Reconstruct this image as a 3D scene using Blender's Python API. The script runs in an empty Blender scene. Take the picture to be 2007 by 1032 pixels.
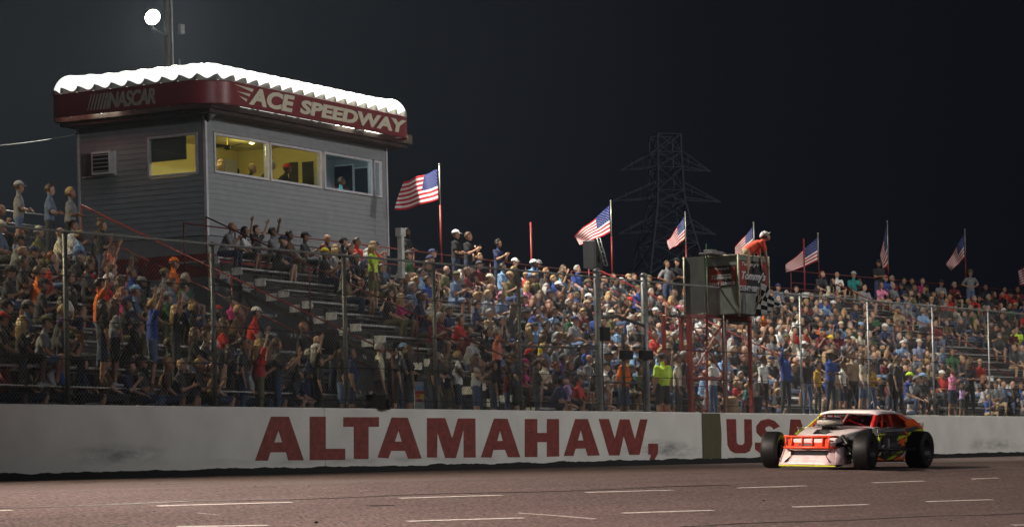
import bpy, math, random
import numpy as np
from mathutils import Vector, Matrix, Euler
random.seed(7)
C = bpy.context.scene.collection
PI = math.pi
# ---------------------------------------------------------------- camera (wall = world X axis, +Y away from the track, z=0 wall top)
F, PX, PY, ROLL = 5343.0, 1003.5, 936.0, 0.023
AW = math.radians(35.0)
FWD = Vector((math.cos(AW), math.sin(AW), 0)); RGT = Vector((math.sin(AW), -math.cos(AW), 0)); UP = Vector((0, 0, 1))
CAM = Vector((0, -38.9, -1.69))
cr, sr = math.cos(ROLL), math.sin(ROLL)
cd = bpy.data.cameras.new('camera'); cam = bpy.data.objects.new('camera', cd); C.objects.link(cam)
ax, ay = RGT*cr - UP*sr, RGT*sr + UP*cr
m = Matrix((ax, ay, -FWD)).transposed().to_4x4(); m.translation = CAM
cam.matrix_world = m
cd.sensor_width = 36; cd.lens = F/2007*36; cd.shift_y = (PY-516)/2007; cd.clip_start = .5; cd.clip_end = 3000
bpy.context.scene.camera = cam
S = bpy.context.scene
S.view_settings.view_transform = 'Standard'; S.view_settings.look = 'None'; S.view_settings.gamma = 1
S.view_settings.exposure = 0.0; S.view_settings.use_curve_mapping = False
S.cycles.max_bounces = 5; S.cycles.transparent_max_bounces = 8; S.cycles.sample_clamp_indirect = 2.0
# ---------------------------------------------------------------- night sky
w = bpy.data.worlds.new("World"); S.world = w; w.use_nodes = True
nt = w.node_tree; nt.nodes.clear()
o_ = nt.nodes.new('ShaderNodeOutputWorld'); b_ = nt.nodes.new('ShaderNodeBackground')
tc = nt.nodes.new('ShaderNodeTexCoord'); dp = nt.nodes.new('ShaderNodeVectorMath'); dp.operation = 'DOT_PRODUCT'
gd = (FWD - RGT*1.0 + UP*.15).normalized(); dp.inputs[1].default_value = gd      # town glow to the left
rp = nt.nodes.new('ShaderNodeValToRGB'); e = rp.color_ramp.elements
e[0].position = .45; e[0].color = (.0008, .0012, .0030, 1)
e[1].position = .86; e[1].color = (.0205, .0235, .0260, 1)
k = e.new(.66); k.color = (.0052, .0062, .0098, 1)
nt.links.new(tc.outputs['Generated'], dp.inputs[0]); nt.links.new(dp.outputs['Value'], rp.inputs[0])
nt.links.new(rp.outputs[0], b_.inputs[0]); nt.links.new(b_.outputs[0], o_.inputs[0]); b_.inputs[1].default_value = .82
# weak sun lamp added to brighten the far pylon
sd = bpy.data.lights.new('pylon_fill', 'SUN'); sd.energy = .13; sd.color = (.75, .85, 1); sd.angle = math.radians(3)
so = bpy.data.objects.new('pylon_fill', sd); C.objects.link(so); so.rotation_euler = (math.radians(50), 0, math.radians(-20))

def px_ray(x, y):
    dx, dy = x-PX, PY-y
    return FWD + RGT*((dx*cr+dy*sr)/F) + UP*((-dx*sr+dy*cr)/F)
def on_plane(x, y, p, n):
    r = px_ray(x, y); t = (Vector(p)-CAM).dot(n)/r.dot(n); return CAM + r*t
def at_v(x, y, v): return on_plane(x, y, (0, v, 0), Vector((0, 1, 0)))
def at_d(x, y, d): return CAM + px_ray(x, y)*d
def at_z(x, y, z): return on_plane(x, y, (0, 0, z), Vector((0, 0, 1)))
def proj(p):
    q = Vector(p)-CAM; d = q.dot(FWD); a, b = q.dot(RGT)/d*F, q.dot(UP)/d*F
    return PX + a*cr - b*sr, PY - (a*sr + b*cr), F/d

class Frame:                       # a grandstand or building axis: s along, w away, rotated by ang
    def __init__(f, o, ang): f.o = Vector((o[0], o[1], 0)); f.a = ang; f.D = Vector((math.cos(ang), math.sin(ang), 0)); f.N = Vector((-math.sin(ang), math.cos(ang), 0))
    def P(f, s, w_, z): return f.o + f.D*s + f.N*w_ + UP*z
    def L(f, p): q = Vector(p)-f.o; return q.dot(f.D), q.dot(f.N), p[2]
    def hit(f, x, y, w_): return f.L(on_plane(x, y, f.P(0, w_, 0), f.N))
    def hitS(f, x, y, s): return f.L(on_plane(x, y, f.P(s, 0, 0), f.D))

# ---------------------------------------------------------------- materials
MATS = {}
def mat(name, col, rough=.6, metal=0, var=.12, scale=6, bump=0, emit=None, spec=.5, alpha=None, coat=0):
    if name in MATS: return MATS[name]
    m = bpy.data.materials.new(name); m.use_nodes = True; n = m.node_tree; b = n.nodes['Principled BSDF']
    b.inputs['Roughness'].default_value = rough; b.inputs['Metallic'].default_value = metal
    b.inputs['Specular IOR Level'].default_value = spec; b.inputs['Coat Weight'].default_value = coat
    c4 = (*col, 1)
    if var:
        t = n.nodes.new('ShaderNodeTexCoord'); z = n.nodes.new('ShaderNodeTexNoise'); z.inputs['Scale'].default_value = scale; z.inputs['Detail'].default_value = 6
        r = n.nodes.new('ShaderNodeValToRGB')
        r.color_ramp.elements[0].position = .3; r.color_ramp.elements[1].position = .7
        r.color_ramp.elements[0].color = (*[c*(1-var) for c in col], 1); r.color_ramp.elements[1].color = (*[min(1, c*(1+var)) for c in col], 1)
        n.links.new(t.outputs['Object'], z.inputs['Vector']); n.links.new(z.outputs[0], r.inputs[0]); n.links.new(r.outputs[0], b.inputs['Base Color'])
        if bump:
            u = n.nodes.new('ShaderNodeBump'); u.inputs['Strength'].default_value = bump; u.inputs['Distance'].default_value = .02
            n.links.new(z.outputs[0], u.inputs['Height']); n.links.new(u.outputs[0], b.inputs['Normal'])
    else: b.inputs['Base Color'].default_value = c4
    if emit: b.inputs['Emission Color'].default_value = (*emit[0], 1); b.inputs['Emission Strength'].default_value = emit[1]
    MATS[name] = m; return m
def glass_mat(name='window glass', tint=(.9, .95, .95), gl=.08):
    if name in MATS: return MATS[name]
    m = bpy.data.materials.new(name); m.use_nodes = True; n = m.node_tree; n.nodes.clear()
    o = n.nodes.new('ShaderNodeOutputMaterial'); x = n.nodes.new('ShaderNodeMixShader'); t = n.nodes.new('ShaderNodeBsdfTransparent'); g = n.nodes.new('ShaderNodeBsdfGlossy')
    t.inputs[0].default_value = (*tint, 1); g.inputs['Roughness'].default_value = .03; x.inputs[0].default_value = gl
    n.links.new(t.outputs[0], x.inputs[1]); n.links.new(g.outputs[0], x.inputs[2]); n.links.new(x.outputs[0], o.inputs[0])
    MATS[name] = m; return m

# ---------------------------------------------------------------- mesh building
class MB:
    def __init__(s): s.v = []; s.f = []; s.m = []; s.mi = 0
    def quad(s, *p):
        b = len(s.v); s.v += [tuple(q) for q in p]; s.f.append(tuple(range(b, b+len(p)))); s.m.append(s.mi); return s
    def add(s, v, f):
        b = len(s.v); s.v += [tuple(q) for q in v]; s.f += [tuple(i+b for i in g) for g in f]; s.m += [s.mi]*len(f); return s
    def box(s, x0, x1, y0, y1, z0, z1, M=None):
        v = [Vector((x, y, z)) for z in (z0, z1) for y in (y0, y1) for x in (x0, x1)]
        if M is not None: v = [M @ q for q in v]
        return s.add(v, [(0, 2, 3, 1), (4, 5, 7, 6), (0, 1, 5, 4), (2, 6, 7, 3), (0, 4, 6, 2), (1, 3, 7, 5)])
    def bar(s, a, b, w_, h, up=None):          # square bar from a to b
        a, b = Vector(a), Vector(b); d = (b-a).normalized(); u = Vector(up) if up else (UP if abs(d.z) < .95 else Vector((0, 1, 0)))
        x = d.cross(u).normalized(); y = x.cross(d)
        v = [p + x*i*w_/2 + y*j*h/2 for p in (a, b) for (i, j) in ((-1, -1), (1, -1), (1, 1), (-1, 1))]
        return s.add(v, [(0, 3, 2, 1), (4, 5, 6, 7), (0, 1, 5, 4), (1, 2, 6, 5), (2, 3, 7, 6), (3, 0, 4, 7)])
    def tube(s, pts, r, n=8, closed=False, r1=None):
        pts = [Vector(p) for p in pts]; k = len(pts); b = len(s.v); ref = None
        for i, p in enumerate(pts):
            d = (pts[(i+1) % k]-pts[i-1]) if closed else (pts[min(i+1, k-1)]-pts[max(i-1, 0)])
            d = d.normalized() if d.length > 1e-9 else UP
            u = UP if abs(d.z) < .9 else Vector((1, 0, 0))
            x = d.cross(u).normalized(); y = x.cross(d); rr = r if r1 is None else r+(r1-r)*i/(k-1)
            s.v += [tuple(p+(x*math.cos(2*PI*j/n)+y*math.sin(2*PI*j/n))*rr) for j in range(n)]
        m_ = k if closed else k-1
        for i in range(m_):
            i2 = (i+1) % k
            for j in range(n):
                s.f.append((b+i*n+j, b+i*n+(j+1) % n, b+i2*n+(j+1) % n, b+i2*n+j)); s.m.append(s.mi)
        if not closed:
            s.f.append(tuple(b+j for j in range(n))[::-1]); s.f.append(tuple(b+(k-1)*n+j for j in range(n))); s.m += [s.mi]*2
        return s
    def lathe(s, prof, n=24, M=None, cap=True):          # prof (r, z) about Z
        b = len(s.v)
        for r, z in prof:
            for j in range(n):
                q = Vector((r*math.cos(2*PI*j/n), r*math.sin(2*PI*j/n), z)); s.v.append(tuple(M @ q if M is not None else q))
        for i in range(len(prof)-1):
            for j in range(n): s.f.append((b+i*n+j, b+i*n+(j+1) % n, b+(i+1)*n+(j+1) % n, b+(i+1)*n+j)); s.m.append(s.mi)
        if cap:
            s.f.append(tuple(b+j for j in range(n))[::-1]); s.f.append(tuple(b+(len(prof)-1)*n+j for j in range(n))); s.m += [s.mi]*2
        return s
    def ball(s, c, rx, ry, rz, n=12, k=8, M=None):
        b = len(s.v); c = Vector(c)
        for i in range(1, k):
            a = PI*i/k
            for j in range(n):
                q = c+Vector((rx*math.sin(a)*math.cos(2*PI*j/n), ry*math.sin(a)*math.sin(2*PI*j/n), rz*math.cos(a))); s.v.append(tuple(M @ q if M is not None else q))
        for q in (c+Vector((0, 0, rz)), c-Vector((0, 0, rz))): s.v.append(tuple(M @ q if M is not None else q))
        t, u = b+(k-1)*n, b+(k-1)*n+1
        for i in range(k-2):
            for j in range(n): s.f.append((b+i*n+j, b+(i+1)*n+j, b+(i+1)*n+(j+1) % n, b+i*n+(j+1) % n)); s.m.append(s.mi)
        for j in range(n):
            s.f.append((t, b+j, b+(j+1) % n)); s.f.append((u, b+(k-2)*n+(j+1) % n, b+(k-2)*n+j)); s.m += [s.mi]*2
        return s
    def prism(s, poly, off):          # 3D planar polygon extruded by vector off
        n = len(poly); a = [Vector(p) for p in poly]; b = [p+Vector(off) for p in a]
        s.add(a+b, [tuple(range(n))[::-1], tuple(range(n, 2*n))] + [(i, (i+1) % n, n+(i+1) % n, n+i) for i in range(n)]); return s
    def mesh(s, name, mats, smooth=False):
        used = sorted({i for g in s.f for i in g})
        if len(used) < len(s.v):
            mp = {a: b for b, a in enumerate(used)}; s.v = [s.v[i] for i in used]; s.f = [tuple(mp[i] for i in g) for g in s.f]
        me = bpy.data.meshes.new(name); me.from_pydata(s.v, [], s.f)
        for q in (mats if isinstance(mats, (list, tuple)) else [mats]): me.materials.append(q)
        if any(s.m): me.polygons.foreach_set('material_index', s.m)
        if smooth: me.polygons.foreach_set('use_smooth', [True]*len(s.f))
        me.update(); return me
    def build(s, name, mats, parent=None, smooth=False, loc=None, rz=0):
        o = bpy.data.objects.new(name, s.mesh(name, mats, smooth)); C.objects.link(o)
        if parent is not None: o.parent = parent
        if loc is not None: o.location = loc
        if rz: o.rotation_euler.z = rz
        return o
def tag(o, label=None, cat=None, group=None, kind=None):
    if label: o['label'] = label
    if cat: o['category'] = cat
    if group: o['group'] = group
    if kind: o['kind'] = kind
    return o
def empty(name, loc=(0, 0, 0), rz=0, label=None, cat=None, group=None, kind=None):
    o = bpy.data.objects.new(name, None); C.objects.link(o); o.location = loc; o.rotation_euler = (0, 0, rz); o.empty_display_size = .1
    return tag(o, label, cat, group, kind)
def inst(name, me, parent=None, loc=None):
    o = bpy.data.objects.new(name, me); C.objects.link(o)
    if parent is not None: o.parent = parent
    if loc is not None: o.location = loc
    return o
def smooth_angle(o, deg=35):
    me = o.data; me.polygons.foreach_set('use_smooth', [True]*len(me.polygons))
    try: me.set_sharp_from_angle(angle=math.radians(deg))
    except Exception: pass
def bevel(o, wd, seg=2):
    b = o.modifiers.new('bevel', 'BEVEL'); b.width = wd; b.segments = seg; b.limit_method = 'ANGLE'; return o
def fill_poly(loops):             # triangulated 2D polygon with holes -> (verts2d, faces)
    from mathutils.geometry import tessellate_polygon
    L_ = [[Vector((p[0], p[1], 0)) for p in l] for l in loops]; flat = [p for l in L_ for p in l]
    return flat, tessellate_polygon(L_)
def text_mesh(body, size, extrude, offset=0, shear=0, spacing=1.0, sx=1.0):
    cu = bpy.data.curves.new('lettering', 'FONT'); cu.body = body; cu.size = size; cu.extrude = extrude; cu.offset = offset; cu.shear = shear; cu.space_character = spacing; cu.resolution_u = 3
    o = bpy.data.objects.new('lettering', cu); C.objects.link(o); dg = bpy.context.evaluated_depsgraph_get(); dg.update()
    me = bpy.data.meshes.new_from_object(o.evaluated_get(dg)); bpy.data.objects.remove(o)
    co = np.empty(len(me.vertices)*3); me.vertices.foreach_get('co', co); co = co.reshape(-1, 3); co[:, 0] *= sx; me.vertices.foreach_set('co', co.ravel())
    return me, co
# ================================================================ PLACE
AA = AW-math.radians(28.7); AB = AW-math.radians(37.4)
FA = Frame((58.0319, 7.6001), AA); FB = Frame((99.6696, 10.035), AB)
RUN, RISE, ZA, ZB = .766, .348, .138, .186
def rowA(i, s, z=0, w_=0): return FA.P(s, (i-8)*RUN+w_, ZA+i*RISE+z)
def rowB(i, s, z=0, w_=0): return FB.P(s, (i-8)*RUN+w_, ZB+i*RISE+z)
VPROF = ((-95, -3.25), (-34, -3.05), (-26, -2.62), (-24, -2.44), (-20, -2.08), (-17.5, -1.80), (-16, -1.655), (-15, -1.58), (-14, -1.535), (-13, -1.52), (-8, -1.535), (0, -1.52), (5, -1.46))
def gz(u, v):                    # the track: gentle outer lane, then falling towards the infield
    z = VPROF[0][1]
    for (a, za), (b, zb) in zip(VPROF, VPROF[1:]):
        if a <= v <= b: z = za+(zb-za)*(v-a)/(b-a); break
    return z-.15*min(1, max(0, -v/13))+min(max(u-38, -60), 50)*.0038
def gb(u): return -.38+.0*u if u < 62 else min(-.38+(u-62)*.035, -.02)   # ground behind the wall

# ---------------------------------------------------------------- lamps: floodlights of the speedway and added spots
def spot(name, p, tgt, power, col, ang=100, rad=.35, blend=.6):
    l = bpy.data.lights.new(name, 'SPOT'); l.energy = power; l.color = col; l.spot_size = math.radians(ang); l.spot_blend = 1.0; l.shadow_soft_size = rad
    o = bpy.data.objects.new(name, l); C.objects.link(o); o.location = p; o.rotation_euler = (Vector(tgt)-Vector(p)).to_track_quat('-Z', 'Y').to_euler(); return o
M_steel = mat('galvanised steel', (.34, .35, .36), .45, .8, .15, 9)
M_wood = mat('weathered pole wood', (.04, .034, .03), .9, 0, .35, 14, .4)
M_dark = mat('black metal', (.02, .02, .022), .45, .3, .2)
M_lens = mat('lit floodlight lens', (1, 1, .9), .3, 0, 0, emit=((1, .95, .78), 60))
def fixture(parent, p, tgt, r=.30):
    d = (Vector(tgt)-Vector(p)).normalized(); R_ = d.to_track_quat('Z', 'Y').to_matrix().to_4x4(); R_.translation = Vector(p)
    h = MB().lathe([(.08, -.42), (.16, -.38), (r*.8, -.2), (r*1.08, -.02), (r*1.08, .02), (r*1.0, .02), (r*.97, -.03)], 20, R_).build('lamp_housing', M_dark, parent, True)
    MB().lathe([(.001, -.02), (r*.96, -.01), (r*.96, .0), (.001, .03)], 20, R_).build('lens', M_lens, h)
FL = [('lamp_on_press_box_pole', (62.2, 17.5, 27), (84, 0, 0), 100000, (1, .94, .82), 92, .3),
      ('lamp_far_pole', (116, 6, 22), (84, 4, 0), 9000, (1, .94, .84), 95, .4),
      ('lamp_left_pole', (8, 3, 21), (36, -20, -1), 600000, (1, .84, .72), 60, .3),
      ('lamp_infield_pole', (88, -62, 22), (75, 0, 1), 116000, (1, .96, .91), 64, .35),
      ('added_spot_on_press_box', (20, -72, 24), (57, 9, 9), 70000, (.96, .97, 1), 30, .4),  # narrow unseen spot added to brighten the press box and its left face
      ('added_spot_on_flags', (112, -58, 20), (109, 14, 9), 110000, (1, .96, .92), 30, .4),  # unseen spot added to brighten the flags and the right-hand crowd
      ('lamp_behind_left_stand', (30, 22, 24), (44, 3, 1), 110000, (1, .86, .55), 58, .3),
      ('lamp_infield_low', (20, -72, 24), (50, 0, 0), 2200, (1, .96, .9), 50, .4),
      ]
for a in FL:
    spot(*a)
for i, (u, v, h, lab) in enumerate(((116, 6, 22, 'tall wooden floodlight pole beyond the far right bleachers'), (8, 3, 21, 'tall wooden floodlight pole left of the near bleachers'), (88, -62, 22, 'tall floodlight pole in the infield facing the bleachers'), (20, -72, 24, 'unseen infield pole farther left, added to hold the press box spot'), (112, -58, 20, 'unseen infield pole farther right, added to hold the flag spot'), (30, 22, 24, 'tall wooden floodlight pole behind the left bleachers'))):
    p = empty('light_pole', (u, v, 0), 0, lab, 'light pole')
    MB().tube([(0, 0, -3), (0, 0, h+.6)], .2, 10, r1=.13).build('pole', M_wood, p, True)
    MB().bar((-1.6, 0, h+.2), (1.6, 0, h+.2), .12, .12).build('crossarm', M_steel, p)
    t = (Vector(FL[i+1][2])-Vector((u, v, h))).normalized()
    for k in (-1.3, -.45, .45, 1.3): fixture(p, (k, 0, h-.35), (k+t.x*9, t.y*9, h-.35+t.z*9), .26)

# ---------------------------------------------------------------- track
def track_mat():
    m = bpy.data.materials.new('worn asphalt'); m.use_nodes = True; n = m.node_tree; b = n.nodes['Principled BSDF']; L = n.links.new
    t = n.nodes.new('ShaderNodeTexCoord')
    def noise(sc, det, vec=None):
        z = n.nodes.new('ShaderNodeTexNoise'); z.inputs['Scale'].default_value = sc; z.inputs['Detail'].default_value = det; L(vec or t.outputs['Object'], z.inputs['Vector']); return z.outputs[0]
    mp = n.nodes.new('ShaderNodeMapping'); mp.inputs['Scale'].default_value = (.05, 1.6, 1); L(t.outputs['Object'], mp.inputs[0])
    mg = n.nodes.new('ShaderNodeMapping'); mg.inputs['Scale'].default_value = (1, .20, 1); L(t.outputs['Object'], mg.inputs[0]); g = noise(64, 3, mg.outputs[0]); streak = noise(1.2, 5, mp.outputs[0]); big = noise(.25, 4)
    r = n.nodes.new('ShaderNodeValToRGB'); r.color_ramp.elements[0].position = .42; r.color_ramp.elements[1].position = .60
    r.color_ramp.elements[0].color = (.024, .0165, .0165, 1); r.color_ramp.elements[1].color = (.175, .122, .116, 1); L(g, r.inputs[0])
    r2 = n.nodes.new('ShaderNodeValToRGB'); r2.color_ramp.elements[0].position = .3; r2.color_ramp.elements[1].position = .7
    r2.color_ramp.elements[0].color = (.82, .81, .81, 1); r2.color_ramp.elements[1].color = (1.12, 1.1, 1.1, 1); L(streak, r2.inputs[0])
    x = n.nodes.new('ShaderNodeMix'); x.data_type = 'RGBA'; x.blend_type = 'MULTIPLY'; x.inputs[0].default_value = 1; L(r.outputs[0], x.inputs[6]); L(r2.outputs[0], x.inputs[7])
    L(x.outputs[2], b.inputs['Base Color'])
    rr = n.nodes.new('ShaderNodeMapRange'); rr.inputs[1].default_value = .35; rr.inputs[2].default_value = .65; rr.inputs[3].default_value = .78; rr.inputs[4].default_value = .92; L(big, rr.inputs[0]); L(rr.outputs[0], b.inputs['Roughness'])
    b.inputs['Specular IOR Level'].default_value = .22
    u = n.nodes.new('ShaderNodeBump'); u.inputs['Strength'].default_value = .9; u.inputs['Distance'].default_value = .012; L(g, u.inputs['Height']); L(u.outputs[0], b.inputs['Normal'])
    return m
M_track = track_mat()
us = [-120, -60, -22]+[x for x in range(-16, 90, 6)]+[120, 200, 400]; vs = [0.4, 0, -4, -8, -13, -14, -15, -16, -17.5, -20, -24, -26, -34, -60, -95]
mb = MB(); mb.v = [(u, v, gz(u, v)) for v in vs for u in us]
for j in range(len(vs)-1):
    for i in range(len(us)-1): a = j*len(us)+i; mb.f.append((a+len(us), a+len(us)+1, a+1, a)); mb.m.append(0)
track = tag(mb.build('track', M_track), kind='structure'); track['label'] = 'worn pinkish grey asphalt race track'
M_grass = mat('dry grass and dirt', (.05, .055, .025), .95, 0, .5, 3, .5)
mb = MB(); n_ = 0
for u0, u1 in ((-150, 30), (30, 62), (62, 66), (66, 70), (70, 74), (74, 120), (120, 640)):
    mb.quad((u0, .18, gb(u0)), (u1, .18, gb(u1)), (u1, 560, gb(u1)-.3), (u0, 560, gb(u0)-.3))
tag(mb.build('ground', mat('trodden dirt', (.055, .047, .04), .95, 0, .4, 2, .4)), kind='structure', label='dark trodden ground behind the wall')
# infield apron beyond the track
mb = MB().quad((-200, -380, -3.6), (640, -380, -3.6), (640, -94, -3.6), (-200, -94, -3.6)); tag(mb.build('infield', M_grass), kind='structure', label='dark infield grass')
M_line = mat('worn white road paint', (.46, .42, .40), .7, 0, .4, 25)
def on_track(x, y):
    r = px_ray(x, y); f = lambda t: (CAM+r*t).z-gz((CAM+r*t).x, (CAM+r*t).y); a, b = 14.0, 60.0
    for _ in range(50):
        c = (a+b)/2
        if f(c) > 0: a = c
        else: b = c
    return CAM+r*a
def paint(pts, name='lane_marking', wd=.075, mt=M_line, dz=.005):
    q = [on_track(*p) for p in pts]; mb = MB()
    for i in range(len(q)-1):
        a, b = q[i], q[i+1]; d = (b-a).normalized(); nn = Vector((-d.y, d.x, 0))*wd/2
        c = [a-nn, b-nn, b+nn, a+nn]
        c = [Vector((k.x, k.y, gz(k.x, k.y)+dz)) for k in c]
        mb.prism([k-UP*.003 for k in c], UP*.004)
    return mb.build(name, mt, track)
for pts in (((310, 991), (571, 984)), ((785, 976), (985, 970)), ((1150, 964.5), (1318, 960)), ((1448, 956), (1580, 951.5)), ((1712, 945.5), (1810, 942)), ((1906, 938), (1955, 936)), ((-40, 1001), (22, 999.5)),
            ((800, 1021), (1026, 1014.5)), ((1222, 1005), (1397, 999.5)), ((1557, 993), (1701, 988)), ((1818, 982.5), (1944, 978.5)), ((350, 1032), (526, 1029)), ((1985, 1028.5), (2030, 1027.5))):
    paint(pts, wd=.085)
paint(((1015, 1005), (1090, 1010), (1168, 1016.5)), 'scuff_mark', .16, mat('pale scuff', (.26, .22, .21), .8, 0, .4, 30))
paint(((705, 962), (728, 962)), 'scuff_mark', .06, MATS['pale scuff']); paint(((385, 1005), (432, 1009)), 'scuff_mark', .06, MATS['pale scuff'])
M_seam = mat('tar seam', (.012, .011, .011), .5, 0, .3, 9)
paint([(x, 995-(x)*.0312+1.2*math.sin(x*.013)) for x in range(-40, 1500, 70)], 'seam', .035, M_seam, .004)
paint([(x, 1036.5-(x-1180)*.0385+1.0*math.sin(x*.02)) for x in range(1180, 2100, 70)], 'seam', .03, M_seam, .004)
for pts in (((310, 948), (360, 946)), ((500, 953), (540, 952)), ((720, 990), (770, 989)), ((1370, 951), (1405, 950))): paint(pts, 'seam', .06, M_seam, .004)
# rubber crumbs
r_ = random.Random(3); M_rub = mat('rubber crumb', (.01, .01, .01), .9, 0, .1)
mb = MB()
for k in range(26):
    x, y = r_.uniform(0, 2007), r_.uniform(950, 1031); p = on_track(x, y); s_ = r_.uniform(.004, .011)
    mb.ball((p.x, p.y, p.z+s_*.3), s_*1.6, s_, s_*.5, 6, 4)
p = on_track(620, 1024); mb.ball((p.x, p.y, p.z+.01), .03, .02, .014, 8, 5); p = on_track(1497, 981); mb.ball((p.x, p.y, p.z+.01), .02, .02, .01, 8, 5)
tag(mb.build('rubber_crumbs', M_rub), 'tiny black rubber crumbs scattered over the asphalt', 'tyre rubber', kind='stuff')

# ---------------------------------------------------------------- wall
def wall_mat():
    m = bpy.data.materials.new('painted concrete'); m.use_nodes = True; n = m.node_tree; b = n.nodes['Principled BSDF']; L = n.links.new
    t = n.nodes.new('ShaderNodeTexCoord'); b.inputs['Roughness'].default_value = .75
    def noise(sc, det, s3=(1, 1, 1), rough=.5):
        mp = n.nodes.new('ShaderNodeMapping'); mp.inputs['Scale'].default_value = s3; L(t.outputs['Object'], mp.inputs[0])
        z = n.nodes.new('ShaderNodeTexNoise'); z.inputs['Scale'].default_value = sc; z.inputs['Detail'].default_value = det; z.inputs['Roughness'].default_value = rough; L(mp.outputs[0], z.inputs['Vector']); return z.outputs[0]
    def ramp(i, a, b_, c0, c1):
        r = n.nodes.new('ShaderNodeValToRGB'); r.color_ramp.elements[0].position = a; r.color_ramp.elements[1].position = b_; r.color_ramp.elements[0].color = (*c0, 1); r.color_ramp.elements[1].color = (*c1, 1); L(i, r.inputs[0]); return r.outputs[0]
    def math_(op, a, b_):
        q = n.nodes.new('ShaderNodeMath'); q.operation = op; q.use_clamp = op == 'MULTIPLY'
        for i, v in enumerate((a, b_)):
            if isinstance(v, (int, float)): q.inputs[i].default_value = v
            else: L(v, q.inputs[i])
        return q.outputs[0]
    base = ramp(noise(1.1, 7), .35, .68, (.62, .60, .555), (.72, .70, .65))
    sx = n.nodes.new('ShaderNodeSeparateXYZ'); L(t.outputs['Object'], sx.inputs[0])
    # stains: wiped tyre smears at a few spots along the wall
    out = base
    stain = ramp(noise(2.2, 8, (.35, 1, 1.2), .7), .42, .62, (0, 0, 0), (1, 1, 1))
    total = None
    for (uc, zc, ru, rz, st) in ((41.5, -1.02, 1.5, .22, .55), (62.8, -1.02, 1.8, .22, .85), (83.5, -.95, 2.2, .2, .6), (61.9, -.78, .9, .12, .4), (70.5, -.7, 1.6, .35, .22), (50, -1.2, 7, .1, .3)):
        a = math_('POWER', math_('MULTIPLY', math_('SUBTRACT', sx.outputs[0], uc), 1/ru) , 2) if False else None
        q = n.nodes.new('ShaderNodeVectorMath'); q.operation = 'SUBTRACT'; L(t.outputs['Object'], q.inputs[0]); q.inputs[1].default_value = (uc, 0, zc)
        q2 = n.nodes.new('ShaderNodeVectorMath'); q2.operation = 'MULTIPLY'; L(q.outputs[0], q2.inputs[0]); q2.inputs[1].default_value = (1/ru, 0, 1/rz)
        q3 = n.nodes.new('ShaderNodeVectorMath'); q3.operation = 'LENGTH'; L(q2.outputs[0], q3.inputs[0])
        e_ = n.nodes.new('ShaderNodeMapRange'); e_.inputs[1].default_value = 1.25; e_.inputs[2].default_value = .35; e_.inputs[3].default_value = 0; e_.inputs[4].default_value = st; L(q3.outputs['Value'], e_.inputs[0])
        v = math_('MULTIPLY', e_.outputs[0], stain); total = v if total is None else math_('MAXIMUM', total, v)
    # fine scratches and chips
    ch = math_('MULTIPLY', ramp(noise(7, 6, (.5, 1, 1), .75), .66, .70, (0, 0, 0), (1, 1, 1)), .35); total = math_('MAXIMUM', total, ch)
    x = n.nodes.new('ShaderNodeMix'); x.data_type = 'RGBA'; L(total, x.inputs[0]); L(base, x.inputs[6]); x.inputs[7].default_value = (.06, .058, .065, 1)
    L(x.outputs[2], b.inputs['Base Color'])
    u = n.nodes.new('ShaderNodeBump'); u.inputs['Strength'].default_value = .35; u.inputs['Distance'].default_value = .01; L(noise(9, 6), u.inputs['Height']); L(u.outputs[0], b.inputs['Normal'])
    return m
wall = empty('track_wall', (60, 0, 0), 0, 'long white painted concrete retaining wall with red block letters along the track', 'wall')
M_wall = wall_mat()
W0, W1 = at_v(1376, 860, 0).x, at_v(1413, 860, 0).x
def wseg(u0, u1, v0=0, v1=.2, zt=0, mt=None, name='wall_panel', zb=None):
    mb = MB(); n = max(1, int((u1-u0)/3)); r = random.Random(int(u0*10))
    for i in range(n):
        a, b = u0+(u1-u0)*i/n, u0+(u1-u0)*(i+1)/n
        mb.box(a+.0015, b-.0015, v0, v1, gz(a, 0)-.3 if zb is None else zb, zt)
    o = mb.build(name, mt or M_wall); return o
wo = wseg(-40, 30); wo.parent = wall; wo.location = (-60, 0, 0)
for (a, b) in ((30, 48.2), (48.2, W0-.004), (W1+.004, 90.2), (90.2, 160)):
    q = MB().box(a+.004, b-.004, 0, .2, -2.1, 0).build('wall_panel', M_wall, wall); q.location = (-60, 0, 0); bevel(q, .03)
q = MB().box(W0, W1, .004, .196, -2.1, -.004).build('patched_panel', M_wall, wall); q.location = (-60, 0, 0)
M_olive = mat('olive plywood', (.085, .078, .035), .8, 0, .15, 5)
q = MB().prism([(W0+.02, .004, -.02), (W0+.02, .004, -1.28), (W1-.04, .004, -1.275), (W1+.005, .004, -.6), (W1-.02, .004, -.32), (W1-.06, .004, -.02)], (0, -.025, 0)).build('olive_board', M_olive, wall); q.location = (-60, 0, 0)
M_letter = mat('red lettering paint', (.20, .029, .021), .5, 0, .35, 6)
n = M_letter.node_tree; bs = n.nodes['Principled BSDF']; src = bs.inputs['Base Color'].links[0].from_socket; z_ = n.nodes.new('ShaderNodeTexNoise'); z_.inputs['Scale'].default_value = 19; z_.inputs['Detail'].default_value = 5; z_.inputs['Roughness'].default_value = .65
t_ = n.nodes.new('ShaderNodeTexCoord'); n.links.new(t_.outputs['Object'], z_.inputs['Vector']); r_c = n.nodes.new('ShaderNodeValToRGB'); r_c.color_ramp.elements[0].position = .665; r_c.color_ramp.elements[1].position = .69; n.links.new(z_.outputs[0], r_c.inputs[0])
x_ = n.nodes.new('ShaderNodeMix'); x_.data_type = 'RGBA'; n.links.new(r_c.outputs[0], x_.inputs[0]); n.links.new(src, x_.inputs[6]); x_.inputs[7].default_value = (.55, .48, .44, 1); n.links.new(x_.outputs[2], bs.inputs['Base Color'])
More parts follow.
